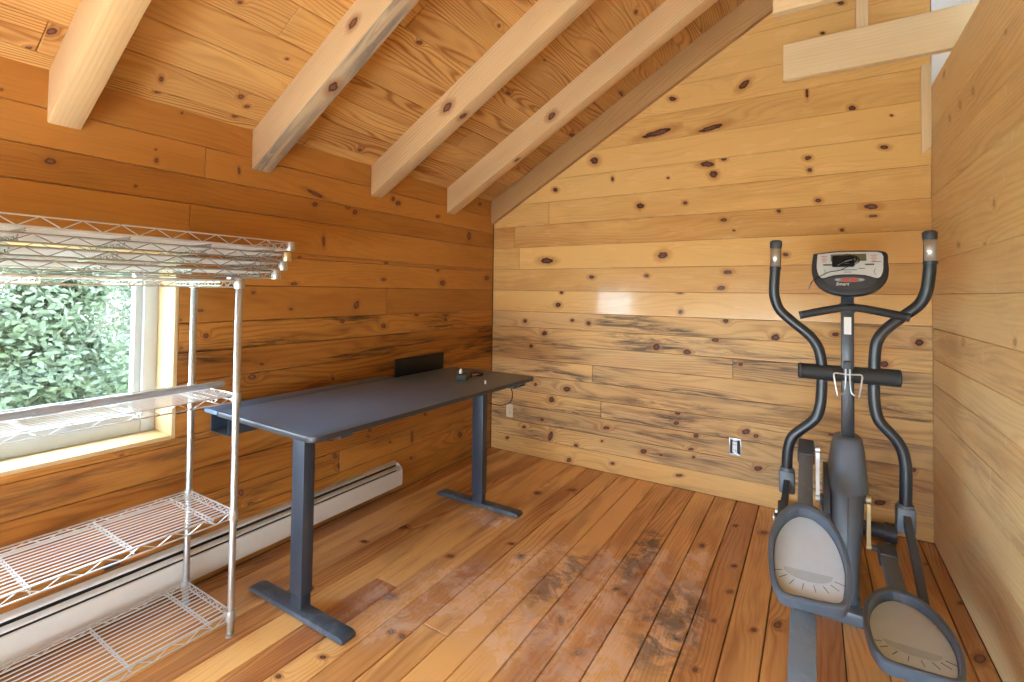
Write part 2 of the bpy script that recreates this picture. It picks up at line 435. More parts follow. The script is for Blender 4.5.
KB=[(0.948,2.403,0.0473,0.0383,2.7),(1.782,2.268,0.0654,0.0277,3),(1.825,2.19,0.0372,0.0329,2.4),(1.545,2.773,0.0363,0.0212,2.8),(1.436,2.542,0.151,0.0307,-3),(0.608,2.206,0.0325,0.0244,2.9),(0.557,2.302,0.0281,0.0165,3),(1.316,2.014,0.0378,0.0296,2.9),(1.636,2.009,0.0221,0.0183,2.9),(1.517,2.201,0.0144,0.0107,2.9),(1.098,2.241,0.0234,0.0159,1.7),(1.807,2.516,0.112,0.0251,-3),(2.014,2.772,0.0513,0.0287,-2.5),(2.375,2.639,0.0383,0.0107,1.6),(2.608,2.502,0.026,0.0203,2.6),(2.764,2.239,0.0284,0.0174,2.9),(2.379,2.229,0.0272,0.0187,2.9),(2.389,2.151,0.02,0.0177,2.3),(2.435,1.955,0.0238,0.0185,2.9),(2.699,1.896,0.0522,0.0237,3),(2.708,1.839,0.0285,0.0118,3.1),(2.22,1.906,0.0189,0.0166,2.8),(1.891,2.288,0.0256,0.0169,2.9),(2.797,2.422,0.0107,0.0084,2.6),(2.459,3.003,0.017,0.0117,2.6),(2.554,3.164,0.027,0.0146,2.7),(1.482,1.641,0.0494,0.0364,-3),(1.366,1.494,0.0243,0.0177,3.1),(1.918,1.516,0.0372,0.0203,3.1),(1.875,1.407,0.0377,0.0204,-3.1),(1.605,1.374,0.0308,0.0142,-3.1),(1.328,2.013,0.0234,0.0214,2.4),(1.89,1.87,0.0315,0.0177,3),(1.955,1.795,0.0124,0.0087,3),(0.537,1.624,0.0831,0.0331,3.1),(0.644,1.261,0.0342,0.0244,-3.1),(0.673,1.363,0.0224,0.0162,-3.1),(0.934,1.487,0.0333,0.0188,3.1),(1.61,1.236,0.0226,0.0211,-2.9),(0.772,1.142,0.0218,0.0159,-3.1),(0.91,1.124,0.0252,0.0234,-2.9),(0.522,1.024,0.0326,0.0246,-3),(0.335,1.118,0.0264,0.0203,-3.1),(0.396,0.911,0.0242,0.0208,-2.9),(1.907,1.185,0.0249,0.0202,-3),(2.201,1.091,0.034,0.0287,-2.9),(1.841,1.052,0.0318,0.0203,-3),(1.441,0.977,0.0362,0.0322,-2.8),(1.653,0.957,0.0404,0.0244,-3),(1.997,0.903,0.0213,0.0164,-2.9),(0.732,0.591,0.0442,0.0276,-3),(0.594,0.489,0.0373,0.0316,-2.7),(0.442,0.595,0.0193,0.0163,-2.8),(1.593,0.522,0.0278,0.0173,-2.9),(1.582,0.45,0.0279,0.0172,-2.9),(1.716,0.381,0.0231,0.0194,-2.5),(2.03,0.46,0.0365,0.0255,-2.8),(2.089,0.444,0.0217,0.0182,-2.5),(1.352,0.209,0.0377,0.0247,-2.8),(2.101,0.235,0.0358,0.0218,-2.8),(0.589,0.193,0.0599,0.0258,1.2),(1.067,0.335,0.0364,0.0186,-2.9),(1.031,0.229,0.0165,0.0111,-2.8),(0.508,0.314,0.0237,0.0161,-2.9),(0.338,0.227,0.0248,0.0164,-2.9),(0.173,0.109,0.0239,0.0166,-2.8),(0.815,0.153,0.0271,0.0223,-2.5),(0.756,0.032,0.0315,0.0228,-2.7),(1.117,0.075,0.0242,0.0146,-2.8),(1.684,0.286,0.0271,0.0135,-2.9),(1.701,0.232,0.0173,0.0131,-2.7),(1.478,0.206,0.0181,0.0104,-2.9),(1.604,0.088,0.0347,0.0136,-2.9),(2.523,1.13,0.0253,0.0181,-3),(2.914,1.106,0.0286,0.0251,-2.8),(2.756,0.971,0.0325,0.023,-3),(2.259,1.624,0.0222,0.0192,3),(2.556,1.765,0.0162,0.0145,2.9),(2.5,0.524,0.0259,0.0176,-2.8),(2.888,0.386,0.0173,0.0127,1.3),(2.735,0.168,0.0431,0.0221,-2.8)]
KL=[(-1.807,1.905,0.0815,0.0152,2.9),(-1.812,1.845,0.0234,0.0168,-2.8),(-1.582,1.866,0.0252,0.0168,-2.9),(-1.529,1.843,0.0241,0.0209,-2.5),(-2.244,1.942,0.0248,0.0098,1.6),(-1.213,1.978,0.0239,0.0195,-2.6),(-1.166,1.959,0.0336,0.0202,-2.9),(-0.75,1.925,0.0292,0.015,-3),(-1.749,1.642,0.0463,0.0135,1.6),(-0.359,1.818,0.0496,0.0343,1.5),(-1.901,1.536,0.0154,0.011,-3),(-1.931,1.391,0.0303,0.0109,-3.1),(-1.265,1.543,0.0223,0.0133,-3.1),(-1.282,1.433,0.0265,0.0145,-3.1),(-0.74,1.523,0.0266,0.0174,-3.1),(-0.685,1.423,0.0428,0.0291,-3.1),(-2.156,1.341,0.0156,0.0116,3.1),(-2.401,1.256,0.0174,0.0092,3.1),(-1.946,1.253,0.0179,0.0108,3.1),(-1.502,1.268,0.0379,0.0267,1.1),(-1.605,1.173,0.0222,0.0179,3),(-1.274,1.126,0.0293,0.021,3),(-0.965,1.188,0.0269,0.0143,3.1),(-0.641,1.141,0.0242,0.0192,3),(-0.211,2.107,0.0297,0.0168,-2.9),(-2.15,0.915,0.0293,0.0197,2.9),(-2.103,0.974,0.0179,0.0101,3),(-1.664,0.834,0.0183,0.0142,2.7),(-1.376,0.468,0.0265,0.0179,2.7),(-1.386,0.429,0.0217,0.0121,2.8),(-1.603,0.307,0.0292,0.0208,2.4),(-1.638,0.376,0.0262,0.0193,2.1),(-1.198,0.347,0.0191,0.0095,2.8),(-0.988,0.329,0.0567,0.0181,1.6),(-0.995,0.183,0.0197,0.0129,2.6),(-0.438,0.212,0.042,0.0284,2.6),(-0.857,0.463,0.0282,0.0174,2.8),(-2.936,1.824,0.0251,0.0169,-3),(-2.597,1.909,0.0155,0.011,1.4),(-2.601,1.955,0.008,0.006,-2.5),(-2.67,1.783,0.0094,0.0079,-2.4),(-2.504,2.145,0.0089,0.0066,1.1),(-3.071,2.044,0.0078,0.0055,1.1),(-2.192,0.351,0.027,0.0182,2),(-2.135,0.274,0.0339,0.0139,2.7),(-2.687,0.668,0.0145,0.0077,2.7),(-2.376,1.137,0.0195,0.0173,2.7),(-2.48,1.09,0.0124,0.0088,2.9),(-2.487,1.216,0.0102,0.0089,2.9),(-0.091,1.481,0.046,0.0261,-3.1)]
KF=[(-0.627,0.817,0.0298,0.0266,3),(-0.451,0.991,0.0352,0.0248,-2.3),(-1.373,1.128,0.0279,0.0231,2.7),(-1.287,1.019,0.0217,0.0155,-2.2),(-0.736,1.893,0.0344,0.0171,3.1),(-1.363,1.634,0.0193,0.0143,-2.5),(-1.372,1.688,0.0191,0.0138,-2.5),(-1.819,1.651,0.0232,0.0173,-2.4),(-0.386,2.165,0.0339,0.0197,-2.6),(-0.855,2.067,0.0225,0.0139,-2.8),(-1.096,2.08,0.0233,0.0146,-2.8),(-1.347,2.052,0.0154,0.01,-2.8),(-1.319,2.199,0.0198,0.012,-2.7),(-1.667,2.041,0.0164,0.0108,-2.9),(-0.385,2.016,0.0232,0.0141,-2.8),(-1.692,1.513,0.0245,0.0124,2.7),(-1.229,2.28,0.0362,0.0171,-3),(-1.473,0.399,0.0356,0.0273,-1.8),(-1.564,0.819,0.0259,0.0204,-2),(-1.97,0.801,0.0384,0.024,-2),(-2.125,0.975,0.0185,0.0145,1.9),(-2.119,1.027,0.0193,0.0148,2),(-2.499,0.81,0.017,0.0108,-1.5),(-2.356,0.863,0.0193,0.0116,-1.9),(-1.706,0.342,0.0226,0.0159,-1.8),(-2.119,0.461,0.0208,0.0121,2),(-1.022,2.94,0.0556,0.0213,-2.7),(-0.29,2.897,0.022,0.0096,-2.6),(-0.616,2.965,0.0244,0.0103,-2.6)]
KR=[(-0.833,2.226,0.0266,0.0185,-2.4),(-0.623,2.238,0.0306,0.0207,-2.5),(-0.427,2.24,0.0301,0.0183,-2.7),(-1.237,2.29,0.0183,0.0116,-2.3),(-1.093,1.713,0.0197,0.0173,-2.3),(-0.638,1.164,0.0341,0.0264,2.9),(-1.296,1.217,0.019,0.0162,2.7),(-0.573,1.605,0.0357,0.0138,-3),(-0.978,1.568,0.0256,0.0117,-3)]
KC=[(-2.985,0.176,0.0266,0.0185,-2.1),(-2.619,0.057,0.0177,0.0111,-2.6),(-2.633,0.129,0.0216,0.0112,1.9),(-2.328,0.179,0.0217,0.0187,1.9),(-2.279,0.135,0.0172,0.0129,-2.7),(-2.295,0.058,0.0193,0.0147,-2.7),(-2.263,0.466,0.0105,0.0082,-2.6),(-2.543,0.61,0.0142,0.0105,-2.4),(-3.02,0.075,0.0138,0.0081,-2.4),(-1.782,0.865,0.0219,0.0155,-2.8),(-1.478,1.176,0.0145,0.0101,3),(-1.007,0.898,0.0307,0.0181,-3),(-1.006,1.199,0.017,0.0099,-3),(-0.072,0.904,0.0482,0.0231,-3.1),(-1.571,0.094,0.021,0.0162,2.9),(-0.759,1.749,0.0288,0.0141,3.1),(-0.095,1.369,0.0541,0.0244,3.1)]


S30 = .577
CZ = 2.16
zs = [0, .143, .27, .40, .53, .663, .80, .935, 1.067, 1.20, 1.376, 1.556, 1.742, 1.923, 2.110, 2.297, 2.485, 2.672, 2.862, 3.108, 3.30, 3.49, 3.68, 3.87, 4.06]
jb = {3: [.94], 4: [.62], 9: [2.7], 10: [.55], 13: [], 16: []}
rows = []
for i in range(len(zs) - 1):
    x0 = max(0, (zs[i] - CZ) / S30 - .02)
    if x0 > W - .05: break
    wthr = 1.0 if .1 < zs[i] < 1.19 else (.25 if zs[i] < .1 else .0)
    if i in (6, 7, 8): wthr = 1.0
    j = [q for q in ([{3: 1.02, 6: 1.95, 5: .95, 11: .27, 12: .22, 13: .55}.get(i)] if i in (3, 5, 6, 11, 12, 13) else []) if q > x0]
    rows.append((zs[i], zs[i + 1], segs(x0, W, j, .45, wthr, .4)))
wb = boards('wall_back', (0, 0, 0), (1, 0, 0), (0, 0, 1), (0, -1, 0), rows, KB, [M_back, M_void], offset_seed=3, gap=.0008, cham=.0018, slabs=[(-.25, W + .07, -.1, 4.6)])

# left wall with the window opening
WY0, WY1, WZ0, WZ1 = -4.85, -2.493, .693, 1.53
zl = [0, .143, .27, .40, .53, .663, .80, .935, 1.067, 1.20, 1.376, 1.556, 1.742, 1.872, 2.017, 2.19]
zl2 = sorted(set(zl + [WZ0, WZ1]))
jl = {2.017: [], 1.872: [-2.40], 1.556: [-2.46], 1.20: [-1.25], .663: [-2.08], .27: [-1.6]}
rows = []
tones = {}
for a, b in zip(zl2, zl2[1:]):
    base = max(z for z in zl if z <= a + 1e-6)
    tv = tones.setdefault(base, rng.uniform(.25, .75))
    wthr = .9 if .78 < base < 1.19 else (.6 if base < .79 else 0)
    if a >= WZ0 - 1e-6 and b <= WZ1 + 1e-6:
        ss = [(YB, WY0, tv, wthr)] + [(p, q, min(1, max(0, tv + rng.uniform(-.2, .2))), wthr) for p, q in zip([WY1] + [j for j in jl.get(base, []) if j > WY1], [j for j in jl.get(base, []) if j > WY1] + [0])]
    else:
        e = [YB] + jl.get(base, []) + [0]
        ss = [(p, q, min(1, max(0, tv + rng.uniform(-.2, .2))), wthr) for p, q in zip(e, e[1:])]
    rows.append((a, b, ss))
wl = boards('wall_left', (0, 0, 0), (0, 1, 0), (0, 0, 1), (1, 0, 0), rows, KL, [M_left, M_void], offset_seed=5, back=.16, slabs=[(YB, WY0, -.1, 2.3), (WY1, .04, -.1, 2.3), (WY0, WY1, -.1, WZ0), (WY0, WY1, WZ1, 2.3)])

# right wall: a partition that stops below the roof
zr = [0, .18, .36, .535, .72, .88, 1.02, 1.19, 1.38, 1.565, 1.75, 1.93, 2.11, 2.30, 2.555]
rows = [(a, b, segs(YB, 0, [], .45, .6 if .5 < a < 1.1 else .25, .35)) for a, b in zip(zr, zr[1:])]
wr = boards('wall_right', (W, 0, 0), (0, 1, 0), (0, 0, 1), (-1, 0, 0), rows, KR, [M_right, M_void], offset_seed=8, extra_knots=.3, gap=.0008, back=.07, slabs=[(YB, .03, -.1, 2.555)])
cap = MB().box((W + .001, YB, 2.535), (W + .09, 0, 2.556), .002)
o = cap.build('trim_1', M_right); paint_grain(o, 1, .8); o['kind'] = 'structure'

# floor
xf = [0] + [round(2.108 - .1327 * k, 4) for k in range(15, -1, -1)] + [2.241, 2.374, 2.507, 2.64, 2.773, 2.906, W]
xf = [x for x in xf if x == 0 or x > .05]
jf = {5: [-1.9], 8: [-2.02], 3: [-.9], 12: [-2.6]}
rows = [(a, b, segs(YB, 0, jf.get(i, []), .5, 0, .5)) for i, (a, b) in enumerate(zip(xf, xf[1:]))]
fl = boards('floor', (0, 0, 0), (0, 1, 0), (1, 0, 0), (0, 0, 1), rows, KF, [M_floor, M_void], offset_seed=13, gap=.0024, cham=.0015, extra_knots=.25, back=.05, slabs=[(YB, .04, -.2, W + .1)])
fb = MB().box((W + .09, YB, -.05), (XR, 0, -.001)).build('floor_beyond', M_sill); paint_grain(fb, 1, .5); fb['kind'] = 'structure'

# ceiling: sloping boards
L = math.sqrt(1 + S30 * S30)
sv = Vector((1 / L, 0, S30 / L)); nd = Vector((S30 / L, 0, -1 / L))
vmax = (XR + .05) * L
rows = []; v = -.1; k = 0
while v < vmax:
    w_ = [.165, .15, .17, .16, .175][k % 5]
    rows.append((v, v + w_, segs(YB, .03, [[-1.9], [-3.0], [], [-.95], [-2.35], []][k % 6], .45, .0, .4)))
    v += w_; k += 1
ce = boards('ceiling', (0, 0, CZ), (0, 1, 0), sv, nd, rows, KC, [M_ceil, M_void], offset_seed=21, extra_knots=.45, gap=.001, back=.12, slabs=[(YB, .15, -.3, vmax)])

# rear wall of the room, behind the camera, with openings added to let in light
RW = MB()   # unseen low opening and open loft side, cut for fill light
for a, b in (((-.2, 0), (.3, 4.9)), ((2.85, 0), (3.1, 4.9)), ((.3, .9), (2.85, 4.9)), ((3.1, 2.4), (XR + .1, 4.9))): RW.box((a[0], YB - .1, a[1]), (b[0], YB, b[1]))
o = RW.build('wall_rear', M_right); paint_grain(o, 0, .4); o['kind'] = 'structure'
# white wall of the space beyond the partition
wy = MB().box((W + .002, 0.001, 0), (XR, .1, 4.8)).build('wall_beyond', M_white); wy['kind'] = 'structure'
wy = MB().box((XR, YB, 0), (XR + .1, .1, 4.8)).build('wall_far', M_white); wy['kind'] = 'structure'

# rafters
raf_w = .10
RSP = [[((.45, -2.95, 2.34), .016)], [((.74, -2.18, 2.50), .018), ((.55, -2.13, 1.965 + .55 * S30), .02)], [((.62, -1.405, 2.42), .022), ((.70, -1.36, 1.965 + .70 * S30), .016)], [((.90, -.645, 2.56), .020), ((.6, -.6, 1.965 + .6 * S30), .013)]]
for i, (y, lab, tn, wt) in enumerate([
        (-2.95, 'pale rough rafter nearest the window, ending above the wire shelves', .25, .0),
        (-2.18, 'rafter with a grey weathered underside, second from the window end', .35, .9),
        (-1.405, 'pale yellow rafter with knots, third from the window end', .3, .15),
        (-.645, 'pinkish pale rafter over the desk, next to the gable wall board', .55, .0)]):
    poly = [(-.02, 1.965 - .02 * S30), (-.02, CZ + .012), (XR, CZ + .012 + S30 * XR), (XR, 1.965 + S30 * XR)]
    mb = MB().prism([(p[0], p[1]) for p in poly], 1, y, y + raf_w, bev=.006)
    r = mb.build('ceiling_beam', M_raf, sharp=25); paint_grain(r, 0, tn, dirv=(1, 0, S30), weather=wt, down=True, spots=RSP[i])
    tag(r, lab, 'rafter', 'rafters under the sloping ceiling', 'structure')
mb = MB().prism([(.0, 1.955), (.0, CZ - .005), (XR, CZ - .005 + S30 * XR), (XR, 1.955 + S30 * XR)], 1, -.045, -.001, bev=.003)
r = mb.build('trim_2', M_rafdark, sharp=25); paint_grain(r, 0, .5, dirv=(1, 0, S30)); r['kind'] = 'structure'
# frieze boards between the rafters at the top of the left wall
# joists resting on the partition
def timber(name, lo, hi, axis, lab, cat, tn=.3, grp=None, kind='structure', mat=M_joist, bev=.003):
    o = MB().box(lo, hi, bev, 1).build(name, mat, sharp=25); paint_grain(o, axis, tn)
    return tag(o, lab, cat, grp, kind)
timber('ceiling_beam', (2.266, -.50, 2.5565), (XR - .01, -.455, 2.757), 0, 'pale plank joist resting on the right partition, in front of the gable', 'joist', .15, 'joists over the partition')
timber('ceiling_beam', (2.262, -1.25, 2.5565), (XR - .01, -1.205, 2.757), 0, 'pale plank joist at the top edge of the photo, nearer the camera', 'joist', .15, 'joists over the partition')
timber('trim_3', (2.60, -.455, 2.60), (2.655, -.415, 3.62), 2, None, None, .3)
# corner strip on the gable beside the partition
sp = MB().prism([(2.929, 2.171), (2.9735, 2.215), (2.9735, 2.68), (2.929, 2.68)], 1, -.018, -.0005, bev=.001).build('trim_4', M_joist, sharp=25)
paint_grain(sp, 2, .35); sp['kind'] = 'structure'
# corner bead: dark joint between left wall and gable
cb = MB().box((.0005, -.006, 0), (.006, -.0005, 2.1)).build('trim_5', M_void); cb['kind'] = 'structure'

# ------------------------------------------------------------------ window
FD = -.165   # frame plane
def ring(mb, y0, y1, z0, z1, w, x0, x1, bev=.004):
    mb.box((x0, y0, z0), (x1, y0 + w, z1), bev); mb.box((x0, y1 - w, z0), (x1, y1, z1), bev)
    mb.box((x0, y0 + w, z0), (x1, y1 - w, z0 + w), bev); mb.box((x0, y0 + w, z1 - w), (x1, y1 - w, z1), bev)
gg = G('window_glass')
lw_ = gg.n('ShaderNodeLayerWeight'); lw_.inputs[0].default_value = .5
fres_ = gg.m('ADD', gg.m('MULTIPLY', gg.m('POWER', lw_.outputs['Facing'], 5.0), .55), .025)
tr = gg.n('ShaderNodeBsdfTransparent'); tr.inputs[0].default_value = (.93, .96, .95, 1)
gl = gg.n('ShaderNodeBsdfGlossy'); gl.inputs['Roughness'].default_value = .02
mx = gg.n('ShaderNodeMixShader'); gg.put(mx.inputs[0], fres_); gg.t.links.new(tr.outputs[0], mx.inputs[1]); gg.t.links.new(gl.outputs[0], mx.inputs[2])
gg.t.links.new(mx.outputs[0], gg.out.inputs[0])
def window(name, WY0, WY1, WZ0, WZ1):
  win = empty(name, (FD, (WY0 + WY1) / 2, WZ0)); win['kind'] = 'structure'
  # pine lining boards: jambs, head and sill
  for nm, lo, hi, ax in (('window_jamb', (FD - .02, WY1 - .018, WZ0), (.002, WY1 - .0005, WZ1), 2), ('window_jamb', (FD - .02, WY0 + .0005, WZ0), (.002, WY0 + .018, WZ1), 2), ('window_head', (FD - .02, WY0 + .019, WZ1 - .018), (.002, WY1 - .019, WZ1 - .0005), 1), ('window_sill', (FD - .02, WY0 + .019, WZ0 - .0), (.006, WY1 - .019, WZ0 + .018), 1)):
      o = MB().box(lo, hi, .002).build(nm, M_sill, win, sharp=25); paint_grain(o, ax, .2 if ax == 2 else .05)
  y0, y1, z0, z1 = WY0 + .018, WY1 - .018, WZ0 + .018, WZ1 - .018
  fr = MB()
  ring(fr, y0, y1, z0, z1, .056, FD - .06, FD + .012)
  fr.build('window_frame', M_vinyl, win, sharp=30)
  sa = MB(); ring(sa, y0 + .05, y1 - .05, z0 + .05, z1 - .05, .034, FD - .05, FD - .006, .005)
  sa.build('window_sash', M_vinyl, win, sharp=30)
  MB().box((FD - .032, y0 + .075, z0 + .075), (FD - .026, y1 - .075, z1 - .075)).build('window_pane', gg.mat, win, smooth=False)


window('window_1', WY0, WY1, WZ0, WZ1)

# ------------------------------------------------------------------ outlets
M_ivory = plain('ivory_plastic', (.72, .62, .42), .4, var=.03)
M_slot = plain('outlet_slot', (.03, .028, .026), .6)
M_steel = plain('galvanized_box', (.45, .47, .48), .35, 1.0)
M_wplast = plain('white_plastic', (.85, .85, .84), .35, var=.02)
M_wire = plain('wire_insulation', (.05, .06, .05), .5)
o = empty('wall_outlet', (.196, 0, .346)); tag(o, 'ivory outlet plate on the gable wall beside the desk end', 'outlet', 'wall outlets')
cx, cz = .196, .346
MB().box((cx - .035, -.006, cz - .057), (cx + .035, -.0005, cz + .057), .003).build('cover_plate', M_ivory, o)
for dz in (-.02, .02):
    f = MB().prism([(cx + .017 * math.cos(a) * 1.0, cz + dz + .0155 * math.sin(a)) for a in [2 * PI * k / 16 for k in range(16)]], 1, -.0085, -.005).build('receptacle_face', M_ivory, o)
    for dx in (-.006, .006): MB().box((cx + dx - .0012, -.009, cz + dz - .001), (cx + dx + .0012, -.0075, cz + dz + .006)).build('slot', M_slot, f)
    MB().lathe((cx, -.0083, cz + dz - .007), 1, [(-.0006, .0022), (.0006, .0022)], 10).build('slot', M_slot, f)
MB().lathe((cx, -.0065, cz), 1, [(-.001, .003), (.001, .003)], 12).build('screw', M_steel, o)
o = empty('wall_outlet', (1.965, 0, .352)); tag(o, 'uncovered outlet showing its metal box, white receptacle on the gable wall', 'outlet', 'wall outlets')
cx, cz = 1.965, .352
b = MB(); ring_ = [(cx - .034, cz - .055), (cx + .034, cz + .055)]
for lo, hi in (((cx - .036, cz - .056), (cx - .031, cz + .056)), ((cx + .031, cz - .056), (cx + .036, cz + .056)), ((cx - .031, cz - .056), (cx + .031, cz - .046)), ((cx - .031, cz + .046), (cx + .031, cz + .056))):
    b.box((lo[0], -.004, lo[1]), (hi[0], -.0005, hi[1]), .0008)
b.build('metal_box', M_steel, o)
MB().box((cx - .031, -.0015, cz - .046), (cx + .031, -.0005, cz + .046)).build('box_cavity', M_slot, o)
MB().box((cx - .015, -.016, cz - .036), (cx + .013, -.0015, cz + .038), .004).build('receptacle', M_wplast, o)
for dz in (.040, -.050): MB().box((cx - .015, -.006, cz + dz), (cx + .016, -.0018, cz + dz + .010), .001).build('mounting_ear', M_steel, o)
for dz in (-.018, .018):
    for dx in (-.007, .005): MB().box((cx + dx - .0012, -.0165, cz + dz - .004), (cx + dx + .0012, -.0155, cz + dz + .004)).build('slot', M_slot, o)
w_ = MB(); w_.tube(smooth_path([(cx + .014, -.010, cz + .03), (cx + .026, -.012, cz + .018), (cx + .024, -.010, cz - .015), (cx + .014, -.009, cz - .03)]), .0022, 6)
w_.build('wire', M_wire, o)

# ------------------------------------------------------------------ baseboard heater
M_heat = plain('heater_enamel', (.62, .58, .53), .45, var=.03)
M_heattop = plain('heater_enamel_top', (.66, .65, .63), .4, var=.03)
M_dark = plain('heater_dark_slot', (.03, .028, .028), .7)
ht = empty('baseboard_heater', (.03, -2.4, 0)); tag(ht, 'long off-white hydronic baseboard heater along the window wall floor', 'heater')
HY0, HY1 = -4.6, -1.145
MB().box((.0005, HY0, .03), (.008, HY1 - .006, .205)).build('back_plate', M_heattop, ht)
MB().prism([(.0005, .214), (.03, .206), (.034, .200), (.031, .197), (.0005, .206)], 1, HY0, HY1 - .010, bev=.0006).build('top_cover', M_heattop, ht)
MB().prism([(.036, .187), (.058, .179), (.061, .174), (.058, .172), (.036, .180)], 1, HY0, HY1 - .006, bev=.0006).build('damper', M_heattop, ht)
MB().prism([(.060, .165), (.0665, .161), (.068, .154), (.068, .072), (.064, .062), (.050, .058), (.050, .062), (.0625, .066), (.0645, .074), (.0645, .159), (.060, .162)], 1, HY0, HY1).build('front_panel', M_heat, ht)
MB().box((.012, HY0, .075), (.055, HY1 - .03, .155)).build('heating_element', M_dark, ht)
MB().box((.0082, HY0, .065), (.010, HY1 - .008, .200)).build('gap_shade', M_dark, ht)  # added dark sheet standing in for the shade behind the gaps
MB().prism([(.0085, .205), (.034, .198), (.066, .17), (.066, .066), (.0085, .066)], 1, HY1 - .004, HY1 - .0005).build('end_cap', M_heat, ht)
pl = MB().box((.0004, -2.735, .226), (.005, -2.682, .250), .001).build('wall_plate', plain('plate_black', (.03, .03, .035), .4), loc=(0, -2.71, .238))
tag(pl, 'small black plate on the wood just above the heater, seen through the shelf', 'plate')

# ------------------------------------------------------------------ wire shelving
M_chrome = plain('zinc_chrome', (.64, .65, .65), .3, .75, var=.04)
g = G('chrome_post'); pz = g.sep(g.n('ShaderNodeTexCoord').outputs['Object'])[2]
fr_ = g.m('FRACT', g.m('DIVIDE', pz, .0254)); gl_ = g.m('GREATER_THAN', fr_, .94)
M_post = g.bsdf(g.mix(gl_, (.46, .47, .48), (.36, .37, .38)), .32, .85)
M_deck = plain('zinc_wire_lit', (.76, .77, .77), .4, .1, var=.04)  # window light on the deck wires painted in as a paler zinc
M_truss = plain('zinc_wire_shaded', (.40, .41, .42), .3, .9)  # same wire with a darker colour, imitating dark reflections against bright decks
M_collar = plain('collar_zinc', (.50, .50, .50), .38, .7)
M_yel = plain('collar_zinc_yellow', (.72, .60, .38), .35, 1.0)

def rod(mb, a, b, r, n=6): mb.tube([a, b], r, n)
def truss(mb, a, b, z, h=.026, r=.0028, pitch=.1):
    """two rails with a zigzag wire between points a, b (xy)"""
    a = Vector((*a, z)); b = Vector((*b, z)); d = Vector((0, 0, -h))
    rod(mb, a, b, r); rod(mb, a + d, b + d, r)
    Ln = (b - a).length; n = max(2, int(round(Ln / (pitch / 2))))
    n += n % 2
    pts = []
    for i in range(n + 1):
        p = a.lerp(b, i / n) + (d if i % 2 else Vector((0, 0, 0)))
        pts.append(p)
    mb.tube(pts, r * .75, 5)

def shelf_parts(root, X0, X1, Y0, Y1, z, cross, collar_mat, mid=None, lip=0.0):
    """mesh parts of one wire shelf; X0..X1, Y0..Y1 are collar centres, z is the top rail"""
    i = .013
    mid = mid or M_chrome
    for nm, a, b, p in (('front_rail', (X1 + .004, Y0 + i), (X1 + .004, Y1 - i), .1), ('rear_rail', (X0 - .004, Y0 + i), (X0 - .004, Y1 - i), .1),
                     ('side_rail', (X0 + i, Y1 + .004), (X1 - i, Y1 + .004), .06), ('side_rail', (X0 + i, Y0 - .004), (X1 - i, Y0 - .004), .06)):
        m = MB(); truss(m, a, b, z, h=max(.026, lip), pitch=p); m.build(nm, mid, root)
    m = MB(); n = 14
    zt = z - .004 - lip
    for k in range(n):
        x = X0 + .012 + (X1 - X0 - .024) * k / (n - 1)
        rod(m, (x, Y0 + .0, zt), (x, Y1 - .0, zt), .0022)
    for y in (Y0 + .002, Y1 - .002): pass
    m.build('wire_deck', M_deck, root)
    for y in cross:
        m = MB(); truss(m, (X0, y), (X1, y), z - .007 - lip, h=.014 if not lip else .007, r=.0026, pitch=.05); m.build('cross_brace', mid, root)
    for (x, y) in ((X0, Y0), (X0, Y1), (X1, Y0), (X1, Y1)):
        m = MB(); m.lathe((x, y, z - .032 - (lip * .15)), 2, [(0, .0185), (.003, .0195), (.030, .0175), (.0385, .0165)], 18)
        m.build('corner_collar', collar_mat, root)

PX0, PX1, PY0, PY1 = .112, .466, -3.70, -2.483
unit = empty('wire_shelving_unit', ((PX0 + PX1) / 2, (PY0 + PY1) / 2, 0))
tag(unit, 'chrome wire shelving unit on four round posts, standing in front of the window', 'shelving unit')
for (x, y) in ((PX0, PY0), (PX0, PY1), (PX1, PY0), (PX1, PY1)):
    m = MB(); m.lathe((x, y, 0), 2, [(.012, .0125), (1.398, .0125), (1.402, .010)], 20)
    p = m.build('post', M_post, unit)
    MB().lathe((x, y, 0), 2, [(0, .016), (.006, .016), (.008, .008), (.014, .008)], 16).build('levelling_foot', M_collar, p)
crossY = [-2.556, -2.81, -3.066, -3.32, -3.575]
for z in (.094, .484, .940, 1.392):
    s = empty('shelf', (0, 0, 0)); s.parent = unit; s.location = Vector(((PX0 + PX1) / 2, (PY0 + PY1) / 2, z)) - Vector(unit.location)
    shelf_parts(s, PX0, PX1, PY0, PY1, z, crossY, M_collar if z < 1 else M_post)

# loose shelves stacked on top of the unit
loose = [(1.4345, -2.330, 'lowest of the four loose wire shelves stacked on the unit', M_post),
         (1.4735, -2.300, 'second loose wire shelf from below in the stack on top of the unit', M_post),
         (1.5125, -2.283, 'third loose wire shelf from below in the stack, with yellowish corner collar', M_yel),
         (1.5645, -2.268, 'topmost loose wire shelf, crowning the stack on the shelving unit', M_post)]
for k, (z, ye, lab, cm) in enumerate(loose):
    s = empty('wire_shelf', ((PX0 + PX1) / 2, ye - .6, z - .032)); tag(s, lab, 'shelf', 'loose wire shelves stacked on the unit')
    dy = ye - PY1
    shelf_parts(s, PX0 + .002, PX1 + .001 * k, PY0 + dy, ye, z, [c + dy for c in crossY], cm, M_truss, .031 if k == 3 else 0)
    if k == 3:
        for c_ in s.children:
            if 'rail' in c_.name: c_.data.materials[0] = M_chrome

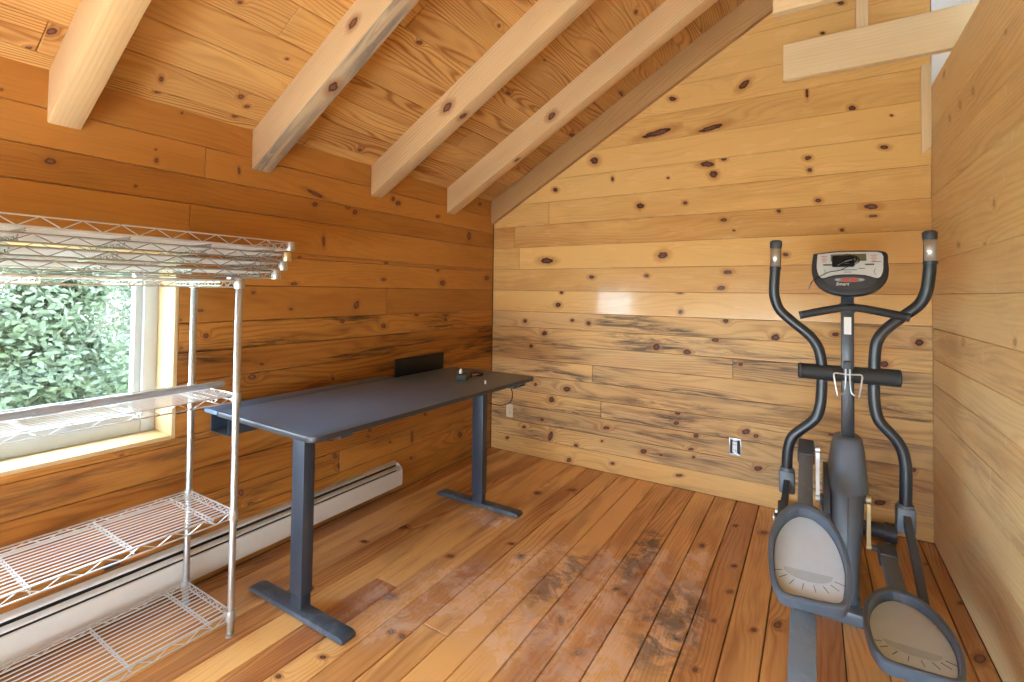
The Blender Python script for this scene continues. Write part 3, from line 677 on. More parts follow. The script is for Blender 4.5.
# spare posts lying on the third shelf
sp = empty('spare_post', (.285, -2.78, .9535)); tag(sp, 'loose grey metal post with two couplings lying along the shelf at window height', 'post')
m = MB(); a, b = Vector((.275, -2.435, .9555)), Vector((.297, -3.5, .9555)); m.tube([a, b], .0125, 18); m.build('pole', plain('grey_steel_pole', (.34, .36, .39), .42, .1), sp)
for t0, t1 in ((.355, .42), (.50, .56)):
    p, q = a.lerp(b, t0), a.lerp(b, t1); m = MB(); m.tube([p, q], .0142, 18)
    c = m.build('coupling', plain('coupling_grey', (.36, .37, .40), .4) if 'coupling_grey' not in bpy.data.materials else bpy.data.materials['coupling_grey'], sp)

# ------------------------------------------------------------------ standing desk
M_top = plain('desk_laminate_black', (.10, .15, .235), .42, var=.1, bump=.05, bscale=500, spec=.6)
M_edge = plain('desk_edge_band', (.035, .037, .042), .35)
M_steelb = plain('desk_frame_powder', (.028, .038, .055), .38, var=.1, spec=.6)
M_foot = plain('desk_foot_powder', (.05, .068, .095), .36, var=.2, dust=.25, spec=.6)
M_blk = plain('black_plastic', (.010, .010, .011), .6, spec=.25)
desk = empty('standing_desk', (.56, -1.65, 0))
tag(desk, 'long black height-adjustable standing desk along the window wall', 'desk')
ZT = .828; TH = .022
def rounded(pts, r, n=5):
    out = []
    for i, p in enumerate(pts):
        p = Vector(p); a = Vector(pts[i - 1]); b = Vector(pts[(i + 1) % len(pts)])
        rr = r[i] if isinstance(r, (list, tuple)) else r
        if rr <= 0: out.append(tuple(p)); continue
        d0 = (a - p).normalized(); d1 = (b - p).normalized()
        A, B = p + d0 * rr, p + d1 * rr
        for k in range(n + 1):
            t = k / n; out.append(tuple((A * (1 - t) ** 2 + p * 2 * t * (1 - t) + B * t * t)))
    return out
ax = .888
poly = rounded([(.218, -2.428), (ax, -2.440), (ax + .028, -.845), (.235, -.835)], [.004, .05, .05, .03])
m = MB(); m.prism(poly, 2, ZT - TH, ZT, bev=.0025)
tt = m.build('tabletop', [M_top, M_edge], desk, sharp=25)
for p in tt.data.polygons:
    if abs(p.normal.z) < .5: p.material_index = 1
# closed rear flap, raised rear flap, tray below
MB().prism([(.106, -2.426), (.2155, -2.428), (.222, -1.385), (.116, -1.383)], 2, ZT - TH + .004, ZT, bev=.002).build('rear_flap', M_top, desk, sharp=25)
fl2 = MB(); fl2.box((.208, -1.378, ZT - .002), (.224, -.925, ZT + .108), .002); fl2.build('raised_flap', M_blk, desk, sharp=25)['label'] = 'rear flap standing open'
hg = MB(); hg.box((.214, -1.38, ZT - TH + .004), (.2335, -.925, ZT - .003)); hg.build('flap_hinge', M_blk, desk)
tr = MB()
yt0, yt1 = -2.40, -.90
tr.box((.112, yt0, ZT - .105), (.115, yt1, ZT - TH + .002)); tr.box((.112, yt0, ZT - .108), (.255, yt1, ZT - .105)); tr.box((.252, yt0, ZT - .105), (.255, yt1, ZT - TH - .001))
tr.build('cable_tray', M_steelb, desk)
cr = MB(); cr.box((.50, -2.21, ZT - TH - .042), (.64, -1.02, ZT - TH - .002), .003); cr.build('crossbeam', M_steelb, desk)
for yl, xl, f0, f1, yf in ((-2.247, .567, .252, .884, -2.256), (-1.015, .605, .272, .902, -1.0)):
    leg = empty('leg', (0, 0, 0)); leg.parent = desk; leg.location = Vector((xl, yl, 0)) - Vector(desk.location)
    MB().box((xl - .040, yl - .027, .085), (xl + .040, yl + .027, ZT - TH - .03), .003).build('outer_column', M_steelb, leg, sharp=25)
    MB().box((xl - .036, yl - .0235, .03), (xl + .036, yl + .0235, .1), .003).build('inner_column', M_steelb, leg, sharp=25)
    a = MB(); a.box((xl - .30, yl - .03, ZT - TH - .03), (xl + .27, yl + .03, ZT - TH - .001), .003); a.build('top_bracket', M_steelb, leg, sharp=25)
    ft = MB(); ft.prism([(f0, .006), (f0, .022), (f0 + .035, .030), (f1 - .02, .030), (f1, .022), (f1, .006)], 1, yf - .034, yf + .034, bev=.003)
    f = ft.build('foot', M_foot, leg, sharp=25)
    for q in (f0 + .04, f1 - .04): MB().lathe((q, yf, 0), 2, [(0, .018), (.007, .018)], 14).build('levelling_pad', M_blk, f)
cp = MB(); cp.box((.78, -1.02, ZT - TH - .032), (.868, -.90, ZT - TH - .001), .004)
c = cp.build('control_panel', M_blk, desk, sharp=25)
M_btn = plain('button_grey', (.12, .12, .13), .4)
for k in range(4): MB().box((.867, -1.005 + k * .024, ZT - TH - .021), (.8695, -.990 + k * .024, ZT - TH - .011), .001).build('button', M_btn, c)
hk = MB(); hk.tube(smooth_path([(.80, -2.36, ZT - TH - .001), (.80, -2.36, ZT - TH - .012), (.83, -2.34, ZT - TH - .018), (.86, -2.33, ZT - TH - .016)]), .003, 6); hk.build('cable_hook', M_blk, desk)
def cable(pts, r=.0028): m = MB(); m.tube(smooth_path(pts, 8), r, 7); return m.build('cable', M_blk, desk)
u_ = ZT - TH - .004
cable([(.80, -.98, u_ - .02), (.82, -.975, u_ - .07), (.80, -.97, u_ - .13), (.72, -.98, u_ - .155), (.62, -.985, u_ - .14), (.60, -1.05, u_ - .06), (.60, -1.09, u_)])
cable([(.80, -1.0, u_ - .014), (.70, -1.03, u_ - .03), (.65, -1.05, u_ - .02), (.60, -1.07, u_)])
cable([(.52, -1.55, u_), (.50, -1.5, u_ - .02), (.42, -1.25, u_ - .135), (.42, -1.15, u_ - .165), (.46, -1.06, u_ - .13), (.52, -1.04, u_ - .03), (.54, -1.05, u_)])
cable([(.52, -1.20, u_), (.50, -1.17, u_ - .06), (.52, -1.12, u_ - .10), (.56, -1.06, u_ - .11)])
cl = MB(); cl.box((.612, -1.058, u_ - .075), (.642, -1.041, u_ - .062), .003); cl.build('cable_clip', M_wplast, desk)['label'] = 'white cable clip'
# boxes on the desk
M_teal = plain('dark_teal_plastic', (.035, .06, .07), .45)
bx = empty('power_box', (.60, -1.16, ZT)); tag(bx, 'small dark power box with a white plug lying on the desk near its far end', 'power box')
Rz = Matrix.Translation((.60, -1.18, ZT)) @ Matrix.Rotation(math.radians(20), 4, 'Z')
MB().box((-.03, -.075, .001), (.03, .035, .034), .004, M=Rz).build('housing', M_teal, bx, sharp=25)
MB().box((-.026, .034, .002), (.03, .066, .026), .006, M=Rz).build('socket_end', M_blk, bx, sharp=25)
mb = MB(); mb.box((-.028, -.022, .034), (-.008, .000, .050), .003, M=Rz); mb.box((-.024, -.020, .05), (-.012, -.003, .062), .002, M=Rz); mb.build('plug', M_wplast, bx, sharp=25)['label'] = 'small white plug'
mb = MB(); mb.tube([Rz @ Vector(p) for p in smooth_path([(.012, .062, .018), (.02, .09, .012), (.03, .12, .0065), (.045, .15, .0065)])], .004, 7); mb.build('cable_tie', plain('pale_cable', (.55, .55, .56), .4), bx)
mb = MB(); mb.tube([Rz @ Vector(p) for p in smooth_path([(-.01, .062, .012), (.0, .12, .0062), (-.02, .17, .0062), (.04, .20, .0062), (.075, .15, .0062), (.05, .10, .0062)])], .004, 7); mb.build('cord', M_blk, bx)
sc = MB(); sc.lathe((.80, -1.24, ZT + .0005), 2, [(0, .006), (.012, .005), (.02, .003)], 10)
tag(sc.build('cable_plug', M_wplast, loc=(.80, -1.24, ZT)), 'tiny white plug standing on the front edge of the desk', 'plug')
# ------------------------------------------------------------------ elliptical trainer
M_grey = plain('machine_grey_plastic', (.11, .135, .165), .40, var=.08, spec=.5)
M_dgrey = plain('machine_dark_plastic', (.05, .057, .068), .45, var=.08)
M_tube = plain('machine_tube_black', (.022, .027, .035), .34, var=.08, spec=.6)
M_foam = plain('foam_grip', (.022, .024, .026), .62, var=.1, bump=.1, bscale=700)
M_alu = plain('brushed_steel', (.62, .63, .62), .36, .75)
M_brass = plain('tarnished_crank', (.50, .38, .20), .42, .8, var=.2)
M_bar = plain('pedal_arm_grey', (.13, .16, .20), .42, var=.1, dust=.18)
M_rim = plain('pedal_rim_grey', (.085, .108, .14), .36, var=.08, dust=.08)
M_tread = plain('pedal_tread_pale', (.50, .55, .60), .5, var=.05, dust=.1)
M_treadl = plain('pedal_tread_lines', (.10, .10, .10), .7)
M_treadp = plain('pedal_tread_patch', (.38, .42, .46), .6)
CX = 2.541
E_ = empty('elliptical_trainer', (CX, -.9, 0)); tag(E_, 'dark grey elliptical exercise machine with two tall handlebars in the right corner', 'exercise machine')
def part(mb, name, mat, parent=E_, sharp=38, label=None):
    o = mb.build(name, mat, parent, sharp=sharp)
    if label: o['label'] = label
    return o
# base
m = MB(); m.tube([(2.235, -.12, .045), (2.765, -.12, .055)], .040, 18); st = part(m, 'front_stabilizer', M_dgrey)
for x0, x1 in ((2.222, 2.245), (2.745, 2.795)):
    m = MB(); m.tube([(x0, -.12, .052), (x1, -.12, .052)], .051, 20); part(m, 'end_cap', M_dgrey, st)
m = MB(); m.tube([(2.206, -.12, .035), (2.224, -.12, .035)], .016, 14); part(m, 'wheel_bolt', M_alu, st)
m = MB(); m.box((CX - .035, -1.0, .02), (CX + .035, -.12, .075), .006); part(m, 'base_rail', M_dgrey, sharp=25)
m = MB(); m.box((2.36, -1.075, .0), (2.74, -1.0, .055), .010); part(m, 'rear_stabilizer', M_grey, sharp=30)
# shroud: lofted along z
def ringxy(cx, x, y0, y1, z, n=24, p=3.2):
    out = []
    for k in range(n):
        a = 2 * PI * k / n; c, s = math.cos(a), math.sin(a)
        sx = math.copysign(abs(c) ** (2 / p), c); sy = math.copysign(abs(s) ** (2 / p), s)
        out.append(Vector((cx + x * sx, (y0 + y1) / 2 + (y1 - y0) / 2 * sy, z)))
    return out
m = MB(); m.loft([ringxy(2.528, .045, -1.02, -.62, .02), ringxy(2.526, .056, -1.02, -.56, .10), ringxy(2.526, .066, -1.01, -.40, .25), ringxy(2.53, .072, -.995, -.38, .40), ringxy(2.534, .072, -.965, -.42, .50), ringxy(2.536, .068, -.94, -.50, .535)])
sh = part(m, 'shroud', M_grey, sharp=50)
m = MB(); m.box((2.5285, -1.026, .06), (2.5305, -1.0, .46)); 
m.tube([(2.5295, -1.0215, .06), (2.5285, -1.0115, .25), (2.532, -.9975, .40), (2.535, -.972, .49)], .0018, 6)
m2 = MB(); m2.tube([(2.5295, -1.0205, .06), (2.5285, -1.0105, .25), (2.532, -.9965, .40), (2.535, -.968, .49)], .0022, 6); part(m2, 'seam', M_dgrey, sh)
m = MB(); m.loft([ringxy(2.537, .080, -.965, -.60, .50), ringxy(2.538, .077, -.95, -.62, .53), ringxy(2.541, .064, -.90, -.66, .66), ringxy(2.543, .054, -.875, -.70, .705), ringxy(2.544, .040, -.86, -.72, .715)]); part(m, 'shroud_cap', M_grey, sh, 45)
m = MB(); m.tube([(2.446, -.76, .36), (2.470, -.76, .36)], .20, 36); part(m, 'flywheel_cover', M_dgrey, sh)
m = MB(); m.loft([ringxy(2.450, .020, -1.0, -.70, .06), ringxy(2.452, .024, -1.0, -.66, .18), ringxy(2.452, .026, -.99, -.66, .33), ringxy(2.455, .018, -.97, -.7, .40)]); part(m, 'side_panel', M_grey, sh, 50)
# cranks
for x, z0, z1, mat, lab in ((2.423, .432, .652, M_alu, 'silver crank arm pointing up'), (2.612, .468, .262, M_brass, 'tarnished brassy crank arm pointing down')):
    m = MB(); m.tube([(x, -.88, z0), (x, -.88, z1)], .02, 12, sq=(.013, .0075)); 
    m.tube([(x - .009, -.88, z0), (x + .009, -.88, z0)], .021, 18); m.tube([(x - .009, -.88, z1), (x + .009, -.88, z1)], .017, 18)
    c = part(m, 'crank_arm', mat, label=lab)
    s = -1 if x < CX else 1
    m = MB(); m.tube([(x + s * .004, -.88, z1), (x + s * .03, -.88, z1)], .012, 12); part(m, 'crank_pin', M_dgrey, c)
    m = MB(); m.tube([(x - s * .009, -.88, z0), (x - s * .05, -.88, z0)], .022, 14); part(m, 'crank_hub', M_dgrey, c)
# pedal arms: bars from the crank pins back to rollers
def bar(mb, a, b, w, h): mb.tube([a, b], 1, 4, sq=(h / 2 * 1.0, w / 2))
PED = {}
for sd, x, ya, za, yb, zb in (('l', 2.378, -.875, .648, -1.95, .248), ('r', 2.676, -.875, .252, -1.95, .232)):
    A, B = Vector((x, ya, za)), Vector((x, yb, zb)); dr = (B - A).normalized()
    m = MB(); u = Vector((0, -dr.z, dr.y)) * -1
    up = Vector((1, 0, 0)).cross(dr); up = up if up.z > 0 else -up
    def boxbar(P, Q, w, h, bev=.004):
        mb = MB(); Ln = (Q - P).length
        Mx = Matrix((Vector((1, 0, 0)), (Q - P).normalized(), up)).transposed().to_4x4(); Mx.translation = P
        mb.box((-w / 2, 0, -h / 2), (w / 2, Ln, h / 2), bev, M=Mx); return mb
    arm = part(boxbar(A + dr * .06, B, .054, .045), 'pedal_arm', M_bar, sharp=25)
    cap = boxbar(A - dr * .035, A + dr * .085, .066, .062, .010); part(cap, 'pivot_cap', M_dgrey, arm, 30)
    part(boxbar(A + dr * .90, B + dr * .12, .072, .052), 'roller_sleeve', M_bar, arm, 25)
    rl = MB(); q = B + dr * .14; rl.tube([q - Vector((.03, 0, 0)), q + Vector((.03, 0, 0))], .045, 20); part(rl, 'roller', M_dgrey, arm)
    rr_ = MB(); rr_.box((x - .04, q.y - .35, 0), (x + .04, q.y + .06, q.z - .046), .006); part(rr_, 'rear_ramp', M_dgrey, sharp=25)
    PED[sd] = (A, dr, up, arm)
# pedals
OUTK = .95
out2 = [(-.022, .000), (.022, .000), (.062, .030), (.096, .085), (.120, .160), (.130, .235), (.130, .300), (.118, .385), (.098, .440), (.045, .452), (-.02, .455), (-.085, .452), (-.112, .400), (-.122, .330), (-.124, .240), (-.112, .150), (-.084, .075), (-.052, .026)]
def pedal(P0, d, up, rim_h, yaw=0.0):
    X = Vector((1, 0, 0))
    if yaw:
        R = Matrix.Rotation(yaw, 3, up); X = R @ X; d = R @ d
    pd = empty('pedal', (0, 0, 0)); pd.parent = E_; pd.location = P0 - Vector(E_.location)
    sp_ = smooth_path([Vector((a * OUTK, b * OUTK, 0)) for a, b in out2] + [Vector((out2[0][0] * OUTK, out2[0][1] * OUTK, 0))], 4)[:-1]
    n = len(sp_)
    cen = Vector((.003, .27, 0))
    def P(q, k, h):
        w = cen + (q - cen) * k
        return P0 + X * w.x + d * w.y + up * h
    def hh(q): # rim is taller at the front
        t = max(0, min(1, q.y / .45)); return rim_h * (1.2 - .4 * t)
    m = MB()
    r0 = [P(q, .97, -.012) for q in sp_]; r1 = [P(q, 1.0, .004) for q in sp_]; r2 = [P(q, 1.0, hh(q) - .004) for q in sp_]; r3 = [P(q, .975, hh(q)) for q in sp_]
    r4 = [P(q, .90, hh(q)) for q in sp_]; r5 = [P(q, .875, hh(q) - .004) for q in sp_]; r6 = [P(q, .865, .006) for q in sp_]
    m.loft([r0, r1, r2, r3, r4, r5, r6], caps=True)
    part(m, 'pedal_tray', M_rim, pd, 45)
    m = MB(); m.loft([[P(q, .855, .0065) for q in sp_], [P(q, .845, .010) for q in sp_]]); tr = part(m, 'tread', M_tread, pd, 30)
    # tread relief: half-moon patch and fan of grooves
    m = MB(); arc = [Vector((.072 * math.cos(a), .292 + .042 * math.sin(a), 0)) for a in [PI * k / 12 for k in range(13)]]
    m.loft([[P(q, 1, .0101) for q in arc], [P(q, 1, .0112) for q in arc]]); part(m, 'relief_patch', M_treadp, tr, 20)
    for k in range(8):
        a = math.radians(18 + k * 20.5)
        c0 = Vector((.080 * math.cos(a), .292 + .052 * math.sin(a), 0)); c1 = Vector((.108 * math.cos(a), .292 + .078 * math.sin(a), 0))
        m = MB(); m.tube([P(c0, 1, .0104), P(c1, 1, .0104)], .0011, 5); part(m, 'groove', M_treadl, tr)
    return pd
A, dr, up, arm = PED['l']; pedal(A + dr * .465 + up * .036 + Vector((-.004, 0, 0)), dr, up, .040, math.radians(3))
A, dr, up, arm = PED['r']; pedal(A + dr * .455 + up * .030 + Vector((-.012, .03, 0)), dr, up, .034, math.radians(0))
# mast
m = MB(); m.box((CX - .024, -.815, .69), (CX + .026, -.775, 1.40), .006); mast = part(m, 'mast', M_tube, sharp=30)
m = MB(); m.box((CX - .013, -.8158, 1.185), (CX + .015, -.8148, 1.265)); part(m, 'sticker', plain('sticker_white', (.80, .80, .76), .5), mast, label='white sticker')
m = MB(); m.box((CX - .030, -.822, 1.285), (CX + .032, -.77, 1.33), .006); part(m, 'mast_clamp', M_dgrey, mast, 30)
# pivot cylinder across the mast
m = MB(); m.lathe((2.343, -.79, .998), 0, [(0, .030), (.003, .036), (.393, .039), (.396, .033)], 26); pv = part(m, 'pivot_tube', M_foam)
m = MB()
for x in (2.350, 2.728): m.lathe((x, -.79, .998), 0, [(0, .0375), (.004, .0395), (.008, .0385)], 26)
part(m, 'end_ring', M_dgrey, pv)
# wire bottle cage in front of it
m = MB(); yb = -.845
for s in (-1, 1):
    m.tube(smooth_path([(CX + s * .008, yb, 1.028), (CX + s * .008, yb, .985), (CX + s * .010, yb, .945), (CX + s * .014, yb - .006, .922), (CX + s * .026, yb - .012, .912)], 4), .0034, 7)
    m.tube(smooth_path([(CX - s * .004, yb, 1.003), (CX + s * .030, yb, 1.006), (CX + s * .052, yb - .004, 1.004), (CX + s * .050, yb - .008, .97), (CX + s * .040, yb - .012, .905)], 4), .0036, 7)
part(m, 'bottle_cage', M_alu, label='bent silver wire bottle cage')
m = MB(); m.box((CX - .016, -.835, .985), (CX + .018, -.812, 1.062), .004); part(m, 'cage_bracket', M_dgrey, sharp=25)
# fixed handlebar
m = MB(); m.tube(smooth_path([(2.358, -.80, 1.268), (2.43, -.805, 1.287), (2.50, -.81, 1.303), (2.545, -.812, 1.310), (2.60, -.81, 1.306), (2.68, -.805, 1.290), (2.762, -.80, 1.272)], 5), .0185, 16)
hb = part(m, 'fixed_handlebar', M_foam)
m = MB()
m.tube([(2.350, -.80, 1.266), (2.362, -.80, 1.269)], .0195, 16); m.tube([(2.757, -.80, 1.273), (2.769, -.80, 1.2705)], .0195, 16); part(m, 'end_cap', M_dgrey, hb)
# moving handles
HL = [(2.249, -.80, 1.625), (2.246, -.80, 1.50), (2.240, -.795, 1.39), (2.247, -.79, 1.335), (2.268, -.785, 1.285), (2.322, -.78, 1.231), (2.392, -.78, 1.168), (2.425, -.78, 1.115), (2.438, -.78, 1.06), (2.442, -.78, .997), (2.440, -.78, .90), (2.432, -.78, .825), (2.410, -.78, .765), (2.347, -.78, .701), (2.315, -.78, .66), (2.300, -.78, .60), (2.296, -.78, .54), (2.296, -.78, .44)]
HR = [(2.838, -.80, 1.640), (2.839, -.80, 1.535), (2.834, -.795, 1.44), (2.824, -.79, 1.375), (2.800, -.785, 1.325), (2.745, -.78, 1.272), (2.685, -.78, 1.212), (2.655, -.78, 1.16), (2.646, -.78, 1.10), (2.643, -.78, 1.0), (2.642, -.78, .90), (2.650, -.78, .83), (2.668, -.78, .785), (2.717, -.78, .728), (2.742, -.78, .68), (2.753, -.78, .62), (2.755, -.78, .55), (2.752, -.78, .40)]
for H_, lab, low, lk in ((HL, 'left moving handlebar with steel pulse grip', (2.296, -.78, .47), [(2.298, -.785, .46), (2.292, -.90, .40), (2.285, -1.12, .395)]), (HR, 'right moving handlebar with steel pulse grip', (2.752, -.78, .40), [(2.752, -.785, .40), (2.757, -.95, .32), (2.752, -1.25, .21)])):
    p = smooth_path(H_, 4)
    m = MB(); m.tube(p, .0235, 18); h = part(m, 'moving_handlebar', M_tube, label=lab)
    t = Vector(H_[0]); u = (Vector(H_[1]) - t).normalized()
    m = MB(); m.tube([t - u * .012, t - u * .006, t, t + u * .02, t + u * .03], [.018, .0255, .0275, .0265, .0245], 18); part(m, 'end_knob', M_dgrey, h)
    # steel contact plate: front half shell
    m = MB()
    vs = []; fs = []; n = 9
    q = u.orthogonal()
    fw = Vector((0, -1, 0)); fw = (fw - u * fw.dot(u)).normalized(); sd = u.cross(fw)
    for i, tt in enumerate((.028, .12)):
        for k in range(n):
            a = math.radians(-62 + 124 * k / (n - 1)); vs.append(t + u * tt + (fw * math.cos(a) + sd * math.sin(a)) * .0247)
    for k in range(n - 1): fs.append((k, k + 1, n + k + 1, n + k))
    m.add(vs, fs); pl_ = part(m, 'pulse_plate', M_alu, h, label='bare steel contact plate')
    sm_ = pl_.modifiers.new('solid', 'SOLIDIFY'); sm_.thickness = .001
    m = MB(); m.tube([t + u * .122, t + u * .134], .0262, 18); part(m, 'grip_ring', M_dgrey, h)
    lv = Vector(low)
    m = MB(); m.box((lv.x - .034, lv.y - .035, lv.z - .075), (lv.x + .034, lv.y + .035, lv.z + .035), .010)
    m.tube([lv + Vector((0, 0, .02)), lv + Vector((0, 0, .045))], .031, 16)
    part(m, 'handle_bracket', M_bar, h, 35)
    m = MB(); m.tube(lk, 1, 4, sq=(.018, .013)); part(m, 'link_arm', M_dgrey, h, 30)
m = MB(); m.tube([(2.262, -1.12, .395), (2.345, -1.12, .40)], .017, 16); lb = part(m, 'link_pivot', M_dgrey)
m = MB(); m.tube([(2.256, -1.12, .395), (2.266, -1.12, .395)], .013, 14); part(m, 'pivot_bolt', M_alu, lb)
# console
TL = math.radians(24)
Mc = Matrix.Translation((2.547, -.835, 1.472)) @ Matrix.Rotation(-TL, 4, 'X')   # local: x right, z up along face, -y to the user
def Q(x, z, y=0): return Mc @ Vector((x, y, z))
prof = [(-.140, .098), (-.07, .108), (0, .111), (.07, .109), (.140, .098), (.146, .05), (.146, .0), (.134, -.048), (.105, -.085), (.06, -.110), (0, -.118), (-.06, -.110), (-.105, -.085), (-.134, -.048), (-.146, .0), (-.146, .05)]
sp_ = smooth_path([Vector((a, b, 0)) for a, b in prof] + [Vector((*prof[0], 0))], 4)[:-1]
def ringc(k, y, dz=0): return [Q(q.x * k, q.y * k + dz, y) for q in sp_]
m = MB(); m.loft([ringc(.55, .055), ringc(.88, .045), ringc(.985, .020), ringc(1.0, .004), ringc(.985, -.008), ringc(.95, -.011)])
con = part(m, 'console', M_tube, sharp=50)
face = [(-.122, .090), (-.06, .098), (0, .100), (.06, .098), (.122, .090), (.126, .03), (.121, -.01), (.104, -.035), (.06, -.020), (0, -.015), (-.06, -.020), (-.104, -.035), (-.121, -.01), (-.126, .03)]
def plate(pts, y, th=.0012):
    mm = MB(); mm.loft([[Q(a, b, y) for a, b in pts], [Q(a, b, y - th) for a, b in pts]]); return mm
fsm = [(v.x, v.y) for v in smooth_path([Vector((a, b, 0)) for a, b in face] + [Vector((*face[0], 0))], 3)[:-1]]
fp = part(plate(fsm, -.0112), 'face_plate', plain('console_face_silver', (.55, .57, .55), .4, var=.03), con, 20)
def rectp(x0, x1, z0, z1): return [(x0, z0), (x1, z0), (x1, z1), (x0, z1)]
part(plate(rectp(-.070, .066, .052, .088), -.0125, .001), 'display', plain('lcd_olive', (.16, .155, .085), .25), con, 20)
low = [(v.x, v.y) for v in smooth_path([Vector(p + (0,)) for p in [(-.100, -.043), (-.05, -.028), (0, -.023), (.05, -.028), (.100, -.043), (.07, -.078), (0, -.092), (-.07, -.078), (-.100, -.043)]], 3)[:-1]]
lp = part(plate(low, -.0112), 'keypad_panel', M_dgrey, con, 20)
el = lambda cx, cz, rx, rz, n=20: [(cx + rx * math.cos(2 * PI * k / n), cz + rz * math.sin(2 * PI * k / n)) for k in range(n)]
part(plate(el(0, -.044, .058, .012), -.0124, .001), 'button_bezel', plain('bezel_grey', (.20, .22, .20), .4), con, 20)
for cx, mt in ((-.044, M_treadp), (.044, M_treadp)): part(plate(el(cx, -.044, .010, .006), -.0134, .0012), 'button', mt, con, 20)
M_red = plain('button_red', (.55, .10, .09), .4)
for cx in (-.015, .015): part(plate(el(cx, -.044, .014, .0095), -.0134, .0015), 'button', M_red, con, 20, label='red button')
M_redp = plain('print_red', (.50, .16, .15), .6); M_blkp = plain('print_black', (.05, .05, .05), .6)
for cx in (-.096, .094):
    for k in range(4):
        w = [.012, .009, .011, .007][k]
        part(plate(rectp(cx - w, cx + w, .078 - k * .0095, .0815 - k * .0095), -.0124, .0006), 'printed_mark', M_redp, con, 20)
for r_ in (rectp(-.100, -.060, .030, .037), rectp(.060, .094, .030, .037), rectp(.083, .118, .045, .0475), rectp(-.03, .03, .005, .008), rectp(.035, .06, .012, .015), rectp(-.02, .01, -.006, -.0035)):
    part(plate(r_, -.0124, .0006), 'printed_bar', M_blkp, con, 20)
for s in (-1, 1):
    mm = MB(); mm.tube([Q(s * (.098 - .006 * math.sin(PI * k / 6)), .012 - k * .0055, -.0127) for k in range(7)], .0009, 5)
    part(mm, 'printed_arc', M_blkp, con)
tc = bpy.data.curves.new('lettering', 'FONT'); tc.body = 'Smart'; tc.size = .021; tc.extrude = .0004; tc.shear = .3; tc.align_x = 'CENTER'
t0 = bpy.data.objects.new('lettering_curve', tc); COL.objects.link(t0); bpy.context.view_layer.update()
tme = bpy.data.meshes.new_from_object(t0.evaluated_get(bpy.context.evaluated_depsgraph_get())); bpy.data.objects.remove(t0)
to = bpy.data.objects.new('lettering', tme); tme.materials.clear(); tme.materials.append(M_wplast)
link(to, con)
to.matrix_local = Matrix.Translation(-world_of(con)) @ Mc @ Matrix.Translation((-.028, -.0128, -.072)) @ Matrix.Rotation(PI / 2, 4, 'X')
m = MB(); m.box((CX - .022, -.81, 1.36), (CX + .024, -.785, 1.44), .004); part(m, 'console_bracket', M_tube, con, 25)
# charger left on the console
ad = empty('power_adapter', Mc @ Vector((-.02, -.03, .03))); tag(ad, 'black power adapter with its coiled cord resting on the machine console', 'adapter')
m = MB(); m.box((-.066, -.046, .018), (.020, -.0148, .066), .006, M=Mc); m.build('housing', M_blk, ad, sharp=30)
m = MB()
coil = []
for k in range(60):
    a = k * .55; coil.append(Q(-.005 + .045 * math.cos(a) * (.7 + .3 * math.sin(k * .37)), .034 + .026 * math.sin(a) * (.8 + .2 * math.cos(k * .9)), -.018 - .0004 * k - .03 * (1 if abs(math.cos(a)) < .9 else .8)))
m.tube(coil, .0017, 6)
m.tube(smooth_path([coil[0], Q(-.03, .004, -.02), Q(-.075, -.006, -.0185), Q(-.108, -.025, -.0185), Q(-.140, -.05, -.02), Q(-.152, -.075, -.02)], 6), .0019, 6)
m.build('cord', M_blk, ad)
m = MB(); m.tube([Q(-.151, -.073, -.02), Q(-.156, -.086, -.02), Q(-.160, -.097, -.02)], [.004, .0045, .003], 8); m.build('barrel_plug', M_alu, ad)
m = MB(); m.tube(smooth_path([coil[10], Q(-.03, .02, -.05), Q(.0, .035, -.05), Q(.02, .045, -.045)], 5), .0014, 5); m.tube(smooth_path([Q(-.045, .012, -.048), Q(-.02, .03, -.051), Q(.01, .042, -.047)], 5), .0014, 5); m.build('cord_tie', plain('cord_grey', (.35, .35, .36), .5), ad)

# ------------------------------------------------------------------ outside
gr = MB(); gr.box((-40, -30, -1.3), (-.5, 30, -1.2)); g_ = gr.build('ground', plain('grass_green', (.34, .38, .20), .95, var=.4, vscale=3)); g_['kind'] = 'structure'
def leafmat(name, a, b):
    g = G(name); P = g.n('ShaderNodeTexCoord').outputs['Object']
    c = g.mix(g.noise(P, 2.5, 3), a, b)
    p = g.n('ShaderNodeBsdfPrincipled'); g.put(p.inputs['Base Color'], c); p.inputs['Roughness'].default_value = .6
    t = g.n('ShaderNodeBsdfTranslucent'); g.put(t.inputs[0], c)
    mx = g.n('ShaderNodeMixShader'); mx.inputs[0].default_value = .35
    g.t.links.new(p.outputs[0], mx.inputs[1]); g.t.links.new(t.outputs[0], mx.inputs[2]); g.t.links.new(mx.outputs[0], g.out.inputs[0]); return g.mat
M_leaf = [leafmat('leaves_mid', (.05, .068, .04), (.14, .16, .095)), leafmat('leaves_grey', (.08, .095, .065), (.17, .185, .13)), leafmat('leaves_dark', (.04, .055, .032), (.11, .13, .075))]
M_bark = plain('bark', (.12, .09, .07), .9)
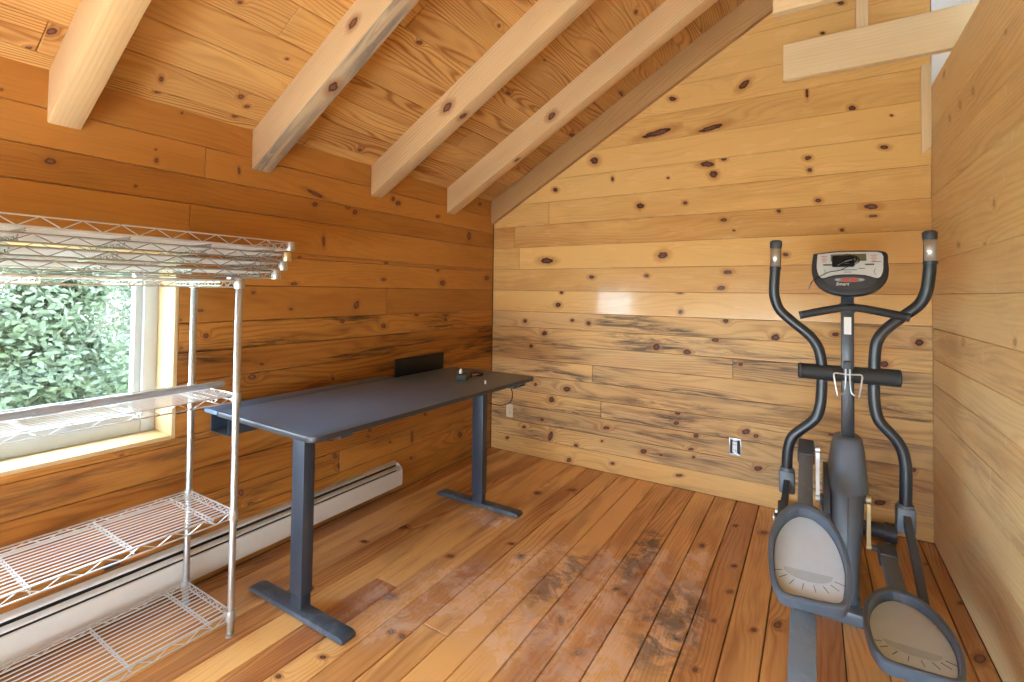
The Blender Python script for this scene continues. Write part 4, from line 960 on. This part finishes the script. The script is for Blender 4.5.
def tree(loc, R, Hh, mi, lab, seed, n=15000):
    rg = random.Random(seed); t = empty('tree', loc); tag(t, lab, 'tree', 'trees outside the window')
    L0 = Vector(loc); blobs = []
    for k in range(26):
        a = rg.uniform(0, 2 * PI); q = rg.uniform(0, .75) * R
        blobs.append((Vector((q * math.cos(a), q * math.sin(a), Hh * rg.uniform(.08, .93))), rg.uniform(.32, .6) * R))
    vs, fs = [], []
    for k in range(n):
        c, br = rg.choice(blobs)
        d = Vector((rg.gauss(0, 1), rg.gauss(0, 1), rg.gauss(0, 1))).normalized()
        p = L0 + c + d * br * rg.uniform(.6, 1.0)
        s = rg.uniform(.03, .075); a = Vector((rg.gauss(0, 1), rg.gauss(0, 1), rg.gauss(0, .6))).normalized(); b = a.cross(d + Vector((rg.uniform(-.6, .6), rg.uniform(-.6, .6), rg.uniform(-.6, .6)))).normalized()
        i = len(vs); vs += [p - a * s, p - b * s * .45, p + a * s, p + b * s * .45]; fs.append((i, i + 1, i + 2, i + 3))
    m = MB(); m.add(vs, fs); me = bpy.data.meshes.new('foliage'); me.from_pydata([tuple(p - L0) for p in vs], [], fs); me.materials.append(M_leaf[mi])
    link(bpy.data.objects.new('foliage', me), t)
    m = MB(); m.tube([L0, L0 + Vector((.05, .02, Hh * .5)), L0 + Vector((0, .05, Hh * .85))], [R * .08, R * .05, R * .02], 8)
    for k in range(5):
        a = rg.uniform(0, 6.28); m.tube([L0 + Vector((.03, .01, Hh * (.25 + .1 * k))), L0 + Vector((R * .6 * math.cos(a), R * .6 * math.sin(a), Hh * (.45 + .1 * k)))], [R * .03, R * .01], 6)
    m.build('trunk', M_bark, t)
tree((-6.0, -1.35, -1.2), .90, 3.2, 0, 'leafy green tree nearest the window, filling the middle of the pane', 2, 22000)
tree((-9.2, -2.3, -1.2), 1.15, 3.6, 2, 'darker green tree showing behind the nearest tree at the left edge of the pane', 4, 15000)
tree((-9.2, .9, -1.2), 1.15, 3.6, 1, 'greyish green tree showing behind the nearest tree beside the right jamb', 5, 15000)
tree((-13.6, 1.6, -1.2), 1.75, 4.6, 0, 'farthest tree, in the back behind the greyish one near the jamb', 7, 15000)

# ------------------------------------------------------------------ light
w = bpy.data.worlds.new('sky'); scene.world = w; w.use_nodes = True
nt = w.node_tree; bg = nt.nodes['Background']; bg.inputs[0].default_value = (.67, .83, 1.0, 1); bg.inputs[1].default_value = 14.0
vs_ = scene.view_settings; vs_.view_transform = 'Standard'; vs_.look = 'None'; vs_.gamma = 1; vs_.use_curve_mapping = False
vs_.exposure = 1.0
scene.cycles.use_denoising = True
scene.cycles.max_bounces = 10; scene.cycles.diffuse_bounces = 5
